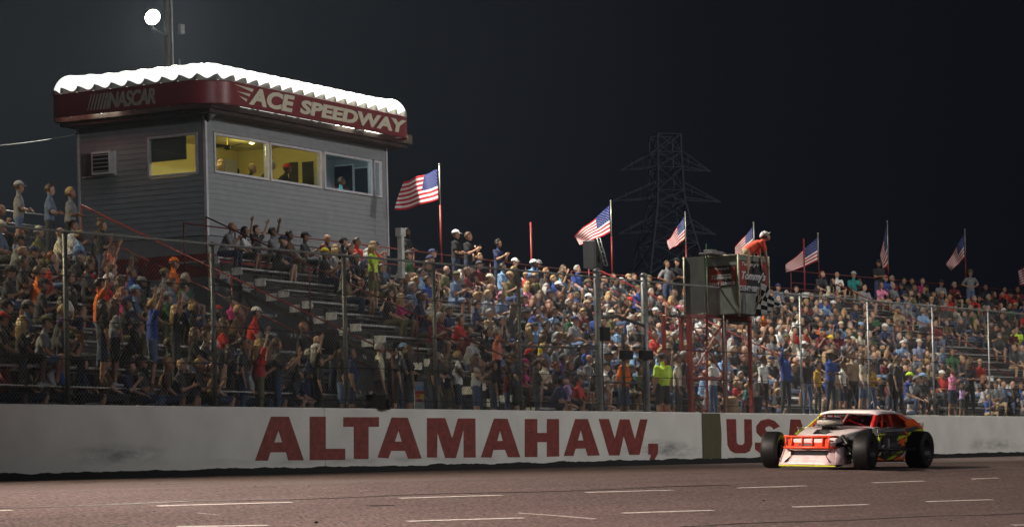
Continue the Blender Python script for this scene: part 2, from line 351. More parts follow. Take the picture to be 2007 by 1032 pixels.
def wall_letter(loops, ox, oy, sc):
    L_ = [[at_v(ox+x*sc, oy+y*sc, -.004) for x, y in l] for l in loops]
    flat, tri = fill_poly([[(p.x, p.z) for p in l] for l in L_]); n = len(flat)
    v = [(p.x-60, -.001, p.y) for p in flat]+[(p.x-60, -.007, p.y) for p in flat]
    f = [tuple(t) for t in tri]+[tuple(i+n for i in t) for t in tri]; b = 0
    for l in L_:
        k = len(l); f += [(b+i, b+(i+1) % k, n+b+(i+1) % k, n+b+i) for i in range(k)]; b += k
    MB().add(v, f).build('letter', M_letter, wall)
z1 = (480, 780, .20927); z2 = (880, 780, .20927); z3 = (1260, 780, .17937)
for loops, z in (
    ([[(95, 582), (245, 170), (412, 170), (552, 578), (405, 578), (385, 503), (240, 503), (215, 582)], [(275, 410), (315, 300), (350, 410)]], z1),
    ([[(607, 170), (757, 170), (757, 470), (940, 470), (940, 575), (607, 578)]], z1),
    ([[(922, 175), (1255, 175), (1255, 265), (1158, 265), (1158, 567), (1020, 567), (1020, 265), (922, 265)]], z1),
    ([[(1242, 553), (1375, 178), (1525, 180), (1655, 562), (1530, 565), (1500, 490), (1370, 490), (1345, 560)], [(1405, 403), (1438, 300), (1470, 403)]], z1),
    ([[(-206, 183), (-36, 183), (30, 375), (85, 187), (247, 187), (250, 553), (137, 553), (137, 290), (65, 558), (-35, 558), (-108, 320), (-112, 553), (-206, 553)]], z2),
    ([[(298, 552), (422, 188), (548, 190), (668, 550), (553, 550), (525, 480), (415, 482), (398, 553)], [(452, 398), (478, 300), (505, 396)]], z2),
    ([[(710, 192), (827, 192), (827, 322), (917, 322), (917, 192), (1030, 192), (1032, 543), (917, 545), (917, 408), (827, 408), (829, 548), (710, 548)]], z2),
    ([[(1075, 538), (1182, 192), (1300, 192), (1412, 533), (1300, 537), (1278, 468), (1185, 470), (1165, 538)], [(1208, 392), (1235, 295), (1260, 392)]], z2),
    ([[(1402, 192), (1498, 192), (1553, 380), (1600, 195), (1690, 195), (1742, 385), (1790, 195), (1860, 195), (1785, 527), (1690, 527), (1637, 350), (1597, 533), (1500, 533)]], z2),
    ([[(1867, 422), (1957, 422), (1957, 515), (1915, 590), (1872, 590), (1895, 525), (1867, 525)]], z2),
    ([[(912, 225), (1018, 225), (1025, 480), (1045, 505), (1090, 508), (1112, 480), (1107, 225), (1190, 228), (1195, 500), (1170, 575), (1120, 598), (1010, 598), (955, 570), (925, 510)]], z3),
    ([[(1500, 305), (1440, 245), (1370, 222), (1290, 240), (1240, 300), (1240, 370), (1290, 425), (1370, 450), (1390, 480), (1370, 508), (1320, 510), (1280, 480), (1225, 480), (1225, 555), (1280, 598), (1380, 603), (1460, 570), (1490, 500), (1470, 420), (1400, 380), (1345, 355), (1335, 322), (1370, 302), (1410, 312), (1425, 340)]], z3),
    ([[(1575, 600), (1615, 228), (1722, 230), (1830, 600), (1740, 600), (1720, 530), (1640, 530), (1625, 600)], [(1647, 460), (1667, 345), (1695, 460)]], z3)): wall_letter(loops, *z)
# ragged tar and dirt strip along the foot, wall shade built in
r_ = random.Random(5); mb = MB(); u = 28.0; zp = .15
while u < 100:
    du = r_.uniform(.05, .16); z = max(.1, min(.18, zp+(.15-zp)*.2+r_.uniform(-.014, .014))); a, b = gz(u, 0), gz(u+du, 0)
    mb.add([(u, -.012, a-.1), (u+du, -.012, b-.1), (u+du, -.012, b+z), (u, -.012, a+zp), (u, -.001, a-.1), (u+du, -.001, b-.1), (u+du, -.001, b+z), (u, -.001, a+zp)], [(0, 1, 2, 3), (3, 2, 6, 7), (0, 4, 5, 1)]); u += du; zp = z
q = mb.build('tar_and_shade_strip', mat('tar and dirt with shade', (.008, .0078, .008), .85, 0, .3, 8), wall); q.location = (-60, 0, 0); tag(q, kind='stuff')
# grass tufts behind the wall top
mb = MB(); r_ = random.Random(11)
for k in range(900):
    u = r_.choice([r_.uniform(66.8, 71), r_.uniform(78, 86), r_.uniform(48, 54)]); v = r_.uniform(.22, .8); h = r_.uniform(.05, .17)*(1 if u > 66 else .5); a = r_.uniform(0, PI); z = gb(u); b = z-.02; l = r_.uniform(-.04, .04)
    z = -.05 if u < 66 else z
    d = Vector((math.cos(a), math.sin(a), 0))*.008; mb.quad((u-d.x, v-d.y, z), (u+d.x, v+d.y, z), (u+l, v+l, z+h))
tag(mb.build('grass', mat('green weeds', (.07, .11, .02), .8, 0, .3, 9)), 'tufts of green grass along the top of the wall', 'grass', kind='stuff')

# ---------------------------------------------------------------- catch fence
M_fence = mat('fence pipe', (.10, .105, .10), .5, .6, .25, 12); M_fencel = mat('new galvanised pipe', (.30, .31, .30), .45, .5, .2, 12)
M_wire = mat('fence wire', (.17, .17, .165), .45, .4, 0); M_cable = mat('black cable', (.015, .015, .015), .6, 0, 0)
fence = empty('catch_fence', (60, .3, 0), 0, 'tall chain link catch fence standing behind the white wall', 'fence')
FH = 3.53
def fp(u, v, z): return (u-60, v, z)
gate_u0, gate_u1 = 60.05, 62.37
posts = [(35.8, .055, M_fence), (40.3, .055, M_fence), (44.82, .055, M_fence), (49.4, .055, M_fence), (52.87, .05, M_fence), (56.46, .045, M_fence)]+[(u, .032, M_fencel) for u in (66.6, 71.04, 75.33, 79.8, 83.99, 88.3)]
for u, r, mt in posts:
    MB().tube([fp(u, 0, -.6), fp(u, 0, FH-.02)], r, 8).tube([fp(u, 0, FH-.03), fp(u, 0, FH+.05)], r*1.25, 8, r1=r*.5).build('post', mt, fence, True)
for a, b in ((30, gate_u0), (gate_u0, gate_u1), (gate_u1, 92)):
    MB().tube([fp(a, -.03, FH), fp(b, -.03, FH)], .026, 6).build('top_rail', M_fencel, fence, True)
MB().tube([fp(56.46, -.03, 1.62), fp(gate_u0, -.03, 1.66)], .028, 6).build('middle_rail', M_fence, fence, True)
def wires(u0, u1, z0, z1, pitch=.098, y=-.065, r=.0036):
    mb = MB(); H = z1-z0; n = int((u1-u0+H)/pitch)
    for sgn in (1, -1):
        for i in range(n):
            c = u0-H+i*pitch if sgn > 0 else u0+i*pitch
            t0 = max(0, (u0-c) if sgn > 0 else (c-u1)); t1 = min(H, (u1-c) if sgn > 0 else (c-u0))
            if t1 <= t0: continue
            a = Vector(fp(c+sgn*t0, y+.003*sgn, z0+t0)); b = Vector(fp(c+sgn*t1, y+.003*sgn, z0+t1))
            k = len(mb.v); x = Vector((.707*-sgn, 0, .707))*r; yv = Vector((0, r, 0))
            mb.v += [tuple(q) for p in (a, b) for q in (p+x, p-x*.5+yv*.87, p-x*.5-yv*.87)]
            mb.f += [(k, k+1, k+4, k+3), (k+1, k+2, k+5, k+4), (k+2, k, k+3, k+5)]; mb.m += [0]*3
    return mb
mb = wires(30, gate_u0, -.45, FH); mb.build('wire_mesh', M_wire, fence)['kind'] = 'stuff'
wires(gate_u0, gate_u1, 2.15, FH).build('wire_mesh', M_wire, fence)['kind'] = 'stuff'
wires(gate_u1, 92, -.4, FH).build('wire_mesh', M_wire, fence)['kind'] = 'stuff'
# knuckled wire ends along the top
mb = MB(); r_ = random.Random(2); u = 30
while u < 92:
    h = r_.uniform(.03, .075); mb.add([fp(u-.006, -.06, FH), fp(u+.006, -.06, FH), fp(u+r_.uniform(-.02, .02), -.06, FH+h), fp(u, -.05, FH)], [(0, 1, 2), (1, 3, 2), (3, 0, 2)]); u += .049
mb.build('wire_ends', M_wire, fence)['kind'] = 'stuff'
for z, r in ((2.62, .009), (1.72, .009), (.93, .009), (.2, .009)):
    MB().tube([fp(x, -.09, z+.02*math.sin(x)) for x in range(30, 93, 3)], r, 5).build('cable', M_cable, fence, True)
# gate
gate = empty('gate', (60, .3, 0), 0, 'pair of chain link gate leaves between the two thick fence posts', 'gate')
for u in (gate_u0, gate_u1):
    MB().tube([fp(u, -.02, -.6), fp(u, -.02, FH+.12)], .095, 12).ball(fp(u, -.02, FH+.15), .11, .11, .08, 12, 6).build('gate_post', mat('grey gate post', (.20, .205, .20), .5, .5, .25, 12), gate, True)
for a, b in ((gate_u0+.16, 61.2), (61.26, gate_u1-.14)):
    lf = MB().tube([fp(a, -.03, -.3), fp(a, -.03, 2.08), fp(b, -.03, 2.08), fp(b, -.03, -.3)], .032, 6, True).tube([fp(a, -.03, .78), fp(b, -.03, .78)], .028, 6).build('gate_leaf', M_fence, gate, True)
    wires(a, b, -.3, 2.08, r=.0025).build('wire_mesh', M_wire, lf)['kind'] = 'stuff'
MB().tube([fp(gate_u0, -.03, 2.45), fp(60.9, -.03, 2.55), fp(gate_u1, -.03, 2.32)], .045, 8).build('lintel_pipe', M_fence, gate, True)
for x0, x1, y0, y1, lab in ((1214, 1235, 686, 704, 'small black box hung on the left gate leaf'), (1252, 1275, 686, 704, 'small black box hung on the right gate leaf'), (1175, 1190, 640, 668, 'upright black box hung beside the thick left gate post')):
    a, b = at_v(x0, y0, .2), at_v(x1, y1, .2); q = MB().box(a.x, b.x, .1, .215, b.z, a.z).box(a.x+.03, b.x-.03, .085, .1, b.z+.03, a.z-.03).build('hung_box', M_dark); bevel(q, .01); tag(q, lab, 'box')

# ---------------------------------------------------------------- bleachers
M_plank = mat('aluminium bleacher plank', (.46, .46, .45), .5, .35, .25, 5); M_riser = mat('dark steel riser', (.055, .05, .048), .7, .2, .3, 4)  # risers in plain dark steel
M_cap = mat('white plank end', (.62, .62, .60), .6, 0, .25, 9); M_red = mat('red painted steel', (.12, .014, .012), .5, 0, .3, 10); M_redl = mat('bright red painted steel', (.20, .02, .018), .45, 0, .2, 10)
M_strut = mat('rusty grey steel', (.07, .062, .058), .7, .3, .3, 7)
def block(Fr, s0, s1, n, z0, label, seg=5.6, i0=0):
    t = empty('bleachers', Fr.P(s0, -8*RUN, 0), Fr.a, label, 'bleachers', 'bleacher blocks facing the track')
    k = max(1, round((s1-s0)/seg)); ln = (s1-s0)/k
    def me(name, x0, x1, y0, y1, z0_, z1_, mt): return MB().box(x0, x1, y0, y1, z0_, z1_).mesh(name, mt)
    seat = me('seat_plank', 0, ln-.012, -.145, .145, -.045, 0, M_plank); foot = me('foot_plank', 0, ln-.012, -.17, .17, -.03, 0, M_plank)
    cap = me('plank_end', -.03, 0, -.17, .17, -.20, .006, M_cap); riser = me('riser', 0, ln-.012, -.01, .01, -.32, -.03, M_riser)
    r = random.Random(int(s0*7))
    for i in range(i0, n):
        for j in range(k):
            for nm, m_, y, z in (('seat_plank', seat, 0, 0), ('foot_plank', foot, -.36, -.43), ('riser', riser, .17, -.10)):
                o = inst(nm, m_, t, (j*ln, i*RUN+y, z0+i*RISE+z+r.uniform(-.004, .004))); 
        inst('plank_end', cap, t, (0, i*RUN, z0+i*RISE)); inst('plank_end', cap, t, (-.002, i*RUN-.36, z0+i*RISE-.43))
    # frames under the planks
    for j in range(k+1):
        x = min(j*ln+.12, s1-s0-.12); mb = MB()
        mb.bar((x, i0*RUN-.3, z0+i0*RISE-.62), (x, (n-1)*RUN+.1, z0+(n-1)*RISE-.62), .07, .12)
        for i in range(i0, n, 3): mb.bar((x, i*RUN, -.6), (x, i*RUN, z0+i*RISE-.05), .07, .07)
        for i in range(i0, n-3, 3): mb.bar((x, i*RUN, -.4), (x, (i+3)*RUN, z0+(i+3)*RISE-.5), .05, .05)
        mb.build('support_frame', M_strut, t)
    # closed dark back of the walkway
    o = MB().box(0, s1-s0, n*RUN-.42, n*RUN+.55, z0+n*RISE-.47, z0+n*RISE-.43).build('top_walkway', M_plank, t)
    return t
blk1 = block(FA, -24.8, -6.75, 13, ZA, 'left bleacher block, nearest to the camera, left of the press box stairs', i0=2)
blk2 = block(FA, 0, 22.3, 14, ZA, 'long bleacher block right of the press box stairs with empty white-ended rows')
blk3 = block(FB, -18.2, -1.25, 14, ZB, 'bleacher block behind the flag stand')
blk4 = block(FB, .35, 28.5, 17, ZB, 'far right bleacher block, taller than the others, with empty steps at its left end')

def rail(Fr, pts, h, name, label, r=.022, mt=M_red, mids=(), postpx=None, every=1.9):   # pts (s, w, z of deck); handrail with posts
    o = [Fr.P(*p) for p in pts]; org = o[0].copy(); t = empty(name, org, 0, label, 'railing')
    q = [p-org for p in o]
    MB().tube([p+UP*h for p in q], r, 6).build('top_bar', mt, t, True)
    for mh in mids: MB().tube([p+UP*mh for p in q], r*.8, 6).build('middle_bar', mt, t, True)
    for i in range(len(q)-1):
        d = q[i+1]-q[i]; k = max(1, int(d.length/every))
        for j in range(k+(i == len(q)-2)):
            p = q[i]+d*j/k; MB().tube([p-UP*.3, p+UP*h], r*.9, 6).build('post', mt, t, True)
    return t
def slope(s, i0, i1, zb): return [(s, (i-8)*RUN-.3, zb+i*RISE-.05) for i in (i0, i1)]
rail(FA, slope(-6.75, 12.6, .6, ZA), 1.07, 'stair_railing', 'long red handrail sloping down the right edge of the left bleachers', mt=M_redl, every=3.4)
rail(FA, slope(-6.2, 12.6, .6, ZA), .35, 'stair_railing', 'lower red rail running beside the left bleachers stairs', mt=M_red, every=3.4)
rail(FA, slope(-.35, 13.4, .2, ZA), 1.0, 'stair_railing', 'red handrail sloping down over the empty white-ended rows', every=3.2)
rail(FB, slope(-18.3, 13.4, .6, ZB), 1.05, 'stair_railing', 'bright red handrail sloping down behind the gate', mt=M_redl, mids=(.55,), every=3.2)
rail(FB, slope(-.8, 13.6, .2, ZB), 1.05, 'stair_railing', 'red handrail sloping down over the empty rows of the far right bleachers', mids=(.55,), every=3.2)
rail(FA, [(-.3, 14*RUN-6.1, ZA+14*RISE-.43), (22.3, 14*RUN-6.1, ZA+14*RISE-.43)], 1.05, 'back_railing', 'red guard rail along the top of the long bleacher block', mids=(.55,), every=2.4)
rail(FA, [(-24.5, 13*RUN-6.1, ZA+13*RISE-.43), (-7.2, 13*RUN-6.1, ZA+13*RISE-.43)], 1.05, 'back_railing', 'pale cable guard rail behind the three people standing on the left', r=.018, mt=M_steel, mids=(.75, .45), every=2.4)
rail(FB, [(-18.3, 14*RUN-6.1, ZB+14*RISE-.43), (-.8, 14*RUN-6.1, ZB+14*RISE-.43)], 1.05, 'back_railing', 'red guard rail behind the flag stand at the top of the seats', mids=(.55,), every=2.4)
rail(FB, [(.5, 17*RUN-6.1, ZB+17*RISE-.43), (28.5, 17*RUN-6.1, ZB+17*RISE-.43)], 1.05, 'back_railing', 'red guard rail along the top of the far right bleachers', mids=(.55,), every=2.6)
def redpost(x, y0, Fr, w_, zdeck, label):
    s, _, z = Fr.hit(x, y0, w_); b = Fr.P(s, w_, zdeck-.3); o = MB().tube([(0, 0, 0), (0, 0, z-zdeck+.3)], .038, 8).build('red_post', M_redl, None, True, b); tag(o, label, 'post')
redpost(1040, 435, FA, 14*RUN-6.12, ZA+14*RISE-.43, 'bare red post rising from the back rail without a flag'); redpost(1575, 467, FB, 17*RUN-6.12, ZB+17*RISE-.43, 'bare red post at the left end of the far bleacher back rail')

# ---------------------------------------------------------------- PRESS BOX
cs, cw, _ = FA.hit(401, 222, 7.0); BC = FA.P(cs, cw, 0)      # corner; local x along the front, y back
def bx(x, y): s, w_, z = FA.hit(x, y, cw); return s-cs, z          # on the front face
def bl(x, y): s, w_, z = FA.hitS(x, y, cs); return w_-cw, z       # on the left face
LF = bx(757, 290)[0]; LB = bl(152, 250)[0]; ZT = 9.45; ZBOT = bx(403, 459)[1]
box = empty('press_box', BC, AA, 'grey sided press box with lit windows and a white and red scalloped awning', 'building')
M_side = mat('grey lap siding', (.27, .29, .305), .6, 0, .08, 3); M_trim = mat('light grey trim', (.58, .58, .61), .5, 0, .1, 6); M_in = mat('yellow room paint', (.66, .56, .22), .8, 0, .06, 2)
M_inb = mat('pale blue room paint', (.42, .47, .48), .8, 0, .06, 2); M_inner = mat('wall core', (.09, .09, .09), .9, 0, .1)
wf = [(bx(421, 262), bx(523, 348)), (bx(531, 285), bx(627, 362)), (bx(637, 302), bx(727, 384)), (bx(734, 316), bx(743, 394))]
WZ0 = sum(a[1][1] for a in wf[:3])/3-.0; WZ1 = sum(a[0][1] for a in wf[:3])/3
fw = [(a[0][0], a[1][0]) for a in wf]
ly = sorted((bl(293, 300)[0], bl(384, 300)[0])); lz0, lz1 = bl(293, 345)[1], bl(384, 264)[1]
fw0, fw1 = fw[0][0]-.1, fw[3][1]+.18; T_ = .14
def shell(name, mt, x0, x1, y0, y1, z0, z1): return MB().box(x0, x1, y0, y1, z0, z1).build(name, mt, box)
# structural core with openings (front strip and left strip)
shell('wall', M_inner, 0.02, LF, .03, T_, ZBOT, WZ0-.09); shell('wall', M_inner, .02, LF, .03, T_, WZ1+.09, ZT); shell('wall', M_inner, .02, fw0, .03, T_, WZ0-.088, WZ1+.088); shell('wall', M_inner, fw1, LF, .03, T_, WZ0-.088, WZ1+.088)
shell('wall', M_inner, .03, T_, T_+.002, LB, ZBOT, lz0-.09); shell('wall', M_inner, .03, T_, T_+.002, LB, lz1+.09, ZT); shell('wall', M_inner, .03, T_, T_+.002, ly[0]-.09, lz0-.088, lz1+.088); shell('wall', M_inner, .03, T_, ly[1]+.09, LB, lz0-.088, lz1+.088)
shell('wall', M_side, LF-.03, LF, T_+.002, LB, ZBOT, ZT); shell('wall', M_side, T_, LF-.032, LB-.05, LB, ZBOT, ZT)
# interior: rooms
xp = (fw[1][1]+fw[2][0])/2; M_ceil = mat('room ceiling', (.55, .5, .3), .8, 0, .05); M_floor = mat('room floor', (.12, .1, .08), .8, 0, .1)
YB = 3.2
shell('room_wall', M_in, T_+.004, xp-.06, YB, YB+.06, ZBOT+.1, ZT-.3); shell('room_wall', M_inb, xp+.06, LF-.04, YB-1.2, YB-1.14, ZBOT+.1, ZT-.3)
shell('partition', M_in, xp-.058, xp, T_+.004, YB-.002, ZBOT+.1, ZT-.3); shell('partition', M_inb, xp+.002, xp+.058, T_+.004, YB-.002, ZBOT+.1, ZT-.3)
shell('room_wall', M_in, T_+.002, T_+.02, T_+.004, ly[0]-.1, ZBOT+.1, ZT-.3); shell('room_wall', M_in, T_+.002, T_+.02, ly[1]+.1, YB-.01, ZBOT+.1, ZT-.3)
shell('ceiling', M_in, T_+.03, xp-.06, T_+.01, YB-.01, ZT-.36, ZT-.3); shell('ceiling', M_inb, xp+.06, LF-.05, T_+.01, YB-1.2, ZT-.36, ZT-.3)
shell('floor', M_floor, T_+.03, LF-.05, T_+.01, LB-.1, ZBOT+.04, ZBOT+.1)
M_door = mat('white door paint', (.55, .55, .55), .6, 0, .05); M_dkpane = mat('dark night pane', (.03, .035, .045), .15, 0, .1)
def inner_panel(x0, x1, z0, z1, y, fr, mt, name):
    o = MB().box(x0-.06, x1+.06, y-.03, y-.004, z0-.06, z1+.06).build(name+'_frame', fr, box); MB().box(x0, x1, y-.05, y-.032, z0, z1).build('pane', mt, o)
XW = xp-.058
def on_partition(x0, x1, y0, y1, fr, mt, name, S_=None, sx=-1):
    S_ = XW if S_ is None else S_; p, q = FA.hitS(x0, (y0+y1)/2, cs+S_), FA.hitS(x1, (y0+y1)/2, cs+S_); ym, yM = p[1]-cw, q[1]-cw
    if min(ym, yM) > T_: ym, yM = max(T_+.1, min(ym, yM)), min(YB-.1, max(ym, yM))
    z1_ = FA.hitS((x0+x1)/2, y0, cs+S_)[2]; z0_ = FA.hitS((x0+x1)/2, y1, cs+S_)[2]
    if yM-ym < .1: return
    o = MB().box(S_-.03, S_-.004, ym-.05, yM+.05, z0_-.05, z1_+.05).build(name+'_frame', fr, box); MB().box(S_-.045, S_-.032, ym, yM, z0_, z1_).build('pane', mt, o)
def on_back(x0, x1, y0, y1, fr, mt, name, Y_=None):
    Y_ = Y_ or YB; p, q = FA.hit(x0, y1, cw+Y_), FA.hit(x1, y0, cw+Y_); X_ = sorted((p[0]-cs, q[0]-cs)); z0_, z1_ = sorted((p[2], q[2]))
    o = MB().box(X_[0]-.05, X_[1]+.05, Y_-.03, Y_-.004, z0_-.05, z1_+.05).build(name+'_frame', fr, box); MB().box(*X_, Y_-.05, Y_-.032, z0_, z1_).build('pane', mt, o)
on_back(424, 462, 318, 372, M_door, M_door, 'door'); on_back(465, 471, 334, 372, M_dkpane, M_dkpane, 'cabinet')
on_partition(568, 586, 318, 375, MATS['yellow room paint'], M_dkpane, 'window'); on_partition(594, 616, 317, 378, MATS['yellow room paint'], M_dkpane, 'window')
on_partition(648, 692, 326, 395, M_trim, M_dkpane, 'window', LF-.034); on_partition(697, 722, 330, 400, M_trim, M_dkpane, 'window', LF-.034)
shell('desk', mat('desk laminate', (.20, .15, .1), .5, 0, .1), T_+.05, xp-.08, T_+.05, .75, WZ0-.16, WZ0-.12)
shell('desk', MATS['desk laminate'], xp+.08, LF-.06, T_+.05, .75, WZ0-.16, WZ0-.12)
# lap siding boards, each its own piece
def boards_front(x0, x1, z0, z1):
    n = max(1, round((z1-z0)/.157)); h = (z1-z0)/n
    for i in range(n):
        a, b = z0+i*h, z0+(i+1)*h; v = [(x0, -.012, a), (x1, -.012, a), (x1, .006, b), (x0, .006, b), (x0, .028, a), (x1, .028, a), (x1, .028, b), (x0, .028, b)]
        MB().add(v, [(0, 1, 2, 3), (0, 4, 5, 1), (3, 2, 6, 7), (1, 5, 6, 2), (4, 0, 3, 7)]).build('siding_board', M_side, box)
def boards_left(y0, y1, z0, z1):
    n = max(1, round((z1-z0)/.157)); h = (z1-z0)/n
    for i in range(n):
        a, b = z0+i*h, z0+(i+1)*h; v = [(-.012, y0, a), (-.012, y1, a), (.006, y1, b), (.006, y0, b), (.028, y0, a), (.028, y1, a), (.028, y1, b), (.028, y0, b)]
        MB().add(v, [(0, 3, 2, 1), (0, 1, 5, 4), (3, 7, 6, 2), (1, 2, 6, 5), (4, 7, 3, 0)]).build('siding_board', M_side, box)
boards_front(.07, LF-.07, ZBOT, WZ0-.09); boards_front(.07, fw0, WZ0-.088, WZ1+.088); boards_front(fw1, LF-.07, WZ0-.088, WZ1+.088); boards_front(.07, LF-.07, WZ1+.09, ZT-.15)
boards_left(.07, LB-.06, ZBOT, lz0-.09); boards_left(.07, ly[0]-.09, lz0-.088, lz1+.088); boards_left(ly[1]+.09, LB-.06, lz0-.088, lz1+.088); boards_left(.07, LB-.06, lz1+.09, ZT-.15)
for (x0, x1, y0, y1) in ((-.03, .068, -.03, .068), (LF-.068, LF+.02, -.03, .05), (-.03, .05, LB-.058, LB+.02)): shell('corner_trim', M_trim, x0, x1, y0, y1, ZBOT-.02, ZT-.1)
# windows
GL = glass_mat()
for (x0, x1) in fw:
    w_ = x1-x0; f_ = .07; o = MB().box(x0-f_, x1+f_, -.03, .10, WZ1, WZ1+f_).box(x0-f_, x1+f_, -.035, .10, WZ0-f_, WZ0).box(x0-f_, x0, -.03, .10, WZ0, WZ1).box(x1, x1+f_, -.03, .10, WZ0, WZ1).build('window', M_trim, box)
    MB().box(x0+.001, x1-.001, .03, .036, WZ0+.001, WZ1-.001).build('pane', GL, o)
x0, x1 = fw[3][1]+.071, fw1
shell('window_trim', M_trim, x0, x1, -.028, .09, WZ0-.07, WZ1+.07)
f_ = .07; o = MB().box(-.03, .10, ly[0]-f_, ly[1]+f_, lz1, lz1+f_).box(-.03, .10, ly[0]-f_, ly[1]+f_, lz0-f_, lz0).box(-.03, .10, ly[0]-f_, ly[0], lz0, lz1).box(-.03, .10, ly[1], ly[1]+f_, lz0, lz1).build('window', M_trim, box)
MB().box(.03, .036, ly[0]+.001, ly[1]-.001, lz0+.001, lz1-.001).build('pane', GL, o)
MB().box(.14, .16, ly[0]+.45, ly[1]+.1, lz1-.62, lz1+.05).box(.14, .165, ly[0]+.45, ly[1]+.1, lz1-.68, lz1-.62).build('blind', mat('grey roller blind', (.23, .21, .17), .8, 0, .05), box)
# air conditioner on the left wall
ay0, ay1 = sorted((bl(162, 320)[0], bl(227, 320)[0])); az0, az1 = bl(195, 344)[1], bl(195, 300)[1]
ac = empty('air_conditioner', FA.P(cs, cw+(ay0+ay1)/2, az0), AA, 'window air conditioner sticking out of the left wall of the press box', 'air conditioner'); hw_ = (ay1-ay0)/2
MB().box(-.30, -.012, -hw_, hw_*.1, 0, az1-az0).build('casing', M_trim, ac)
MB().box(-.31, -.305, -hw_+.05, hw_*.1-.05, .06, az1-az0-.06).build('grille', M_dark, ac)
for k in range(5): MB().box(-.32, -.312, -hw_+.05, hw_*.1-.05, .08+k*.12, .11+k*.12).build('louvre', M_side, ac)
MB().box(-.05, -.012, hw_*.1+.002, hw_, .0, az1-az0).build('filler_panel', M_inner, ac)
MB().box(-.06, -.012, -hw_-.04, -hw_, -.04, az1-az0+.04).box(-.06, -.014, -hw_, hw_, -.045, -.002).build('frame', M_trim, ac)
# lower storey: painted block wall with a red band
ZL0 = -.4; M_blk = mat('painted block', (.23, .24, .25), .8, 0, .12, 3, .3); M_band = mat('dark red band paint', (.20, .018, .018), .7, 0, .15, 4)
sl = empty('block_building', FA.P(cs, cw, 0), AA, 'painted block storey with a red band under the press box', 'building')
zb1, zb0 = ZBOT-.55, ZBOT-1.25
for (z0, z1, mt, nm) in ((ZBOT-.549, ZBOT-.02, M_blk, 'upper_wall'), (zb0, zb1, M_band, 'red_band'), (ZL0, zb0-.001, M_blk, 'lower_wall')):
    MB().box(.02, LF-.1, .02, .2, z0, z1).box(.02, .2, .201, LB-.05, z0, z1).build(nm, mt, sl)
MB().box(.2, LF-.1, LB-.25, LB-.05, ZL0, ZBOT-.02).build('back_wall', M_blk, sl)
for k in range(4): MB().box(-.02, .018, 1.2+k*1.9, 1.32+k*1.9, ZL0, zb0-.1).build('pilaster', M_strut, sl)
# --- roof, awning
roof = MB().box(-.75, LF+.45, -.75, LB+.3, ZT-.02, ZT+.28).box(-.62, LF+.33, -.62, LB+.2, ZT-.14, ZT-.021).box(-.4, LF+.15, -.4, LB, ZT+.281, ZT+.5).build('roof', mat('dark soffit board', (.05, .035, .03), .8, 0, .3, 4), box)
M_vinyl = mat('red awning vinyl', (.19, .018, .024), .4, 0, .1, 2); M_white = mat('white awning vinyl', (.64, .64, .62), .5, 0, .04, 2, emit=((1, .995, .96), 1.0)); M_hem = mat('opaque grey awning hem', (.27, .27, .235), .7, 0, .15, 5)   # emission stands in for tube light coming through the white vinyl
OV = 1.15; Rc = 1.1
fz1 = None
s_, _, fzt = FA.hit(600, 190, cw-OV); _, _, fzb = FA.hit(600, 232, cw-OV)
X1 = FA.hit(810, 240, cw-OV)[0]-cs; Y1 = FA.hitS(90, 200, cs-OV)[1]-cw
FT, FBt = fzt, fzb
path = []      # (point, outward normal) around three sides
def arc(cx, cy, a0, a1, r, n):
    return [((cx+r*math.cos(a), cy+r*math.sin(a)), (math.cos(a), math.sin(a))) for a in [a0+(a1-a0)*i/n for i in range(n+1)]]
rs = .55
path += [((X1-.3, Y1), (0, 1))][:0]
back = min(LB+.6, Y1)
path += arc(X1-rs, -OV+rs, PI*.30, -PI/2, rs, 8)          # right end turns back
n = 60
for i in range(1, n): path.append(((X1-rs+(-OV+Rc-X1+rs)*i/n, -OV), (0, -1)))
path += arc(-OV+Rc, -OV+Rc, -PI/2, -PI, Rc, 10)
for i in range(1, n): path.append(((-OV, -OV+Rc+(Y1-rs+OV-Rc)*i/n), (-1, 0)))
path += arc(-OV+rs, Y1-rs, PI, PI*.45, rs, 8)
mb = MB(); k = len(path)
for (p, nn) in path: mb.v += [(p[0], p[1], FT), (p[0], p[1], FBt), (p[0]-nn[0]*.03, p[1]-nn[1]*.03, FBt), (p[0]-nn[0]*.03, p[1]-nn[1]*.03, FT)]
for i in range(k-1):
    for j in range(4): mb.f.append((i*4+j, i*4+(j+1) % 4, (i+1)*4+(j+1) % 4, (i+1)*4+j)); mb.m.append(0)
fas = mb.build('fascia', M_vinyl, box); smooth_angle(fas, 40)
mb = MB()
for sgn, z in ((1, FT), (-1, FBt)): mb.tube([(p[0]-nn[0]*.01, p[1]-nn[1]*.01, z) for p, nn in path], .022, 6)
mb.build('fascia_trim', mat('dark red trim', (.12, .012, .015), .5), box, True)
# scalloped white top: cloth sagging between ribs every 0.62 m
acc = 0; d_ = [0]
for i in range(1, k): acc += math.dist(path[i][0], path[i-1][0]); d_.append(acc)
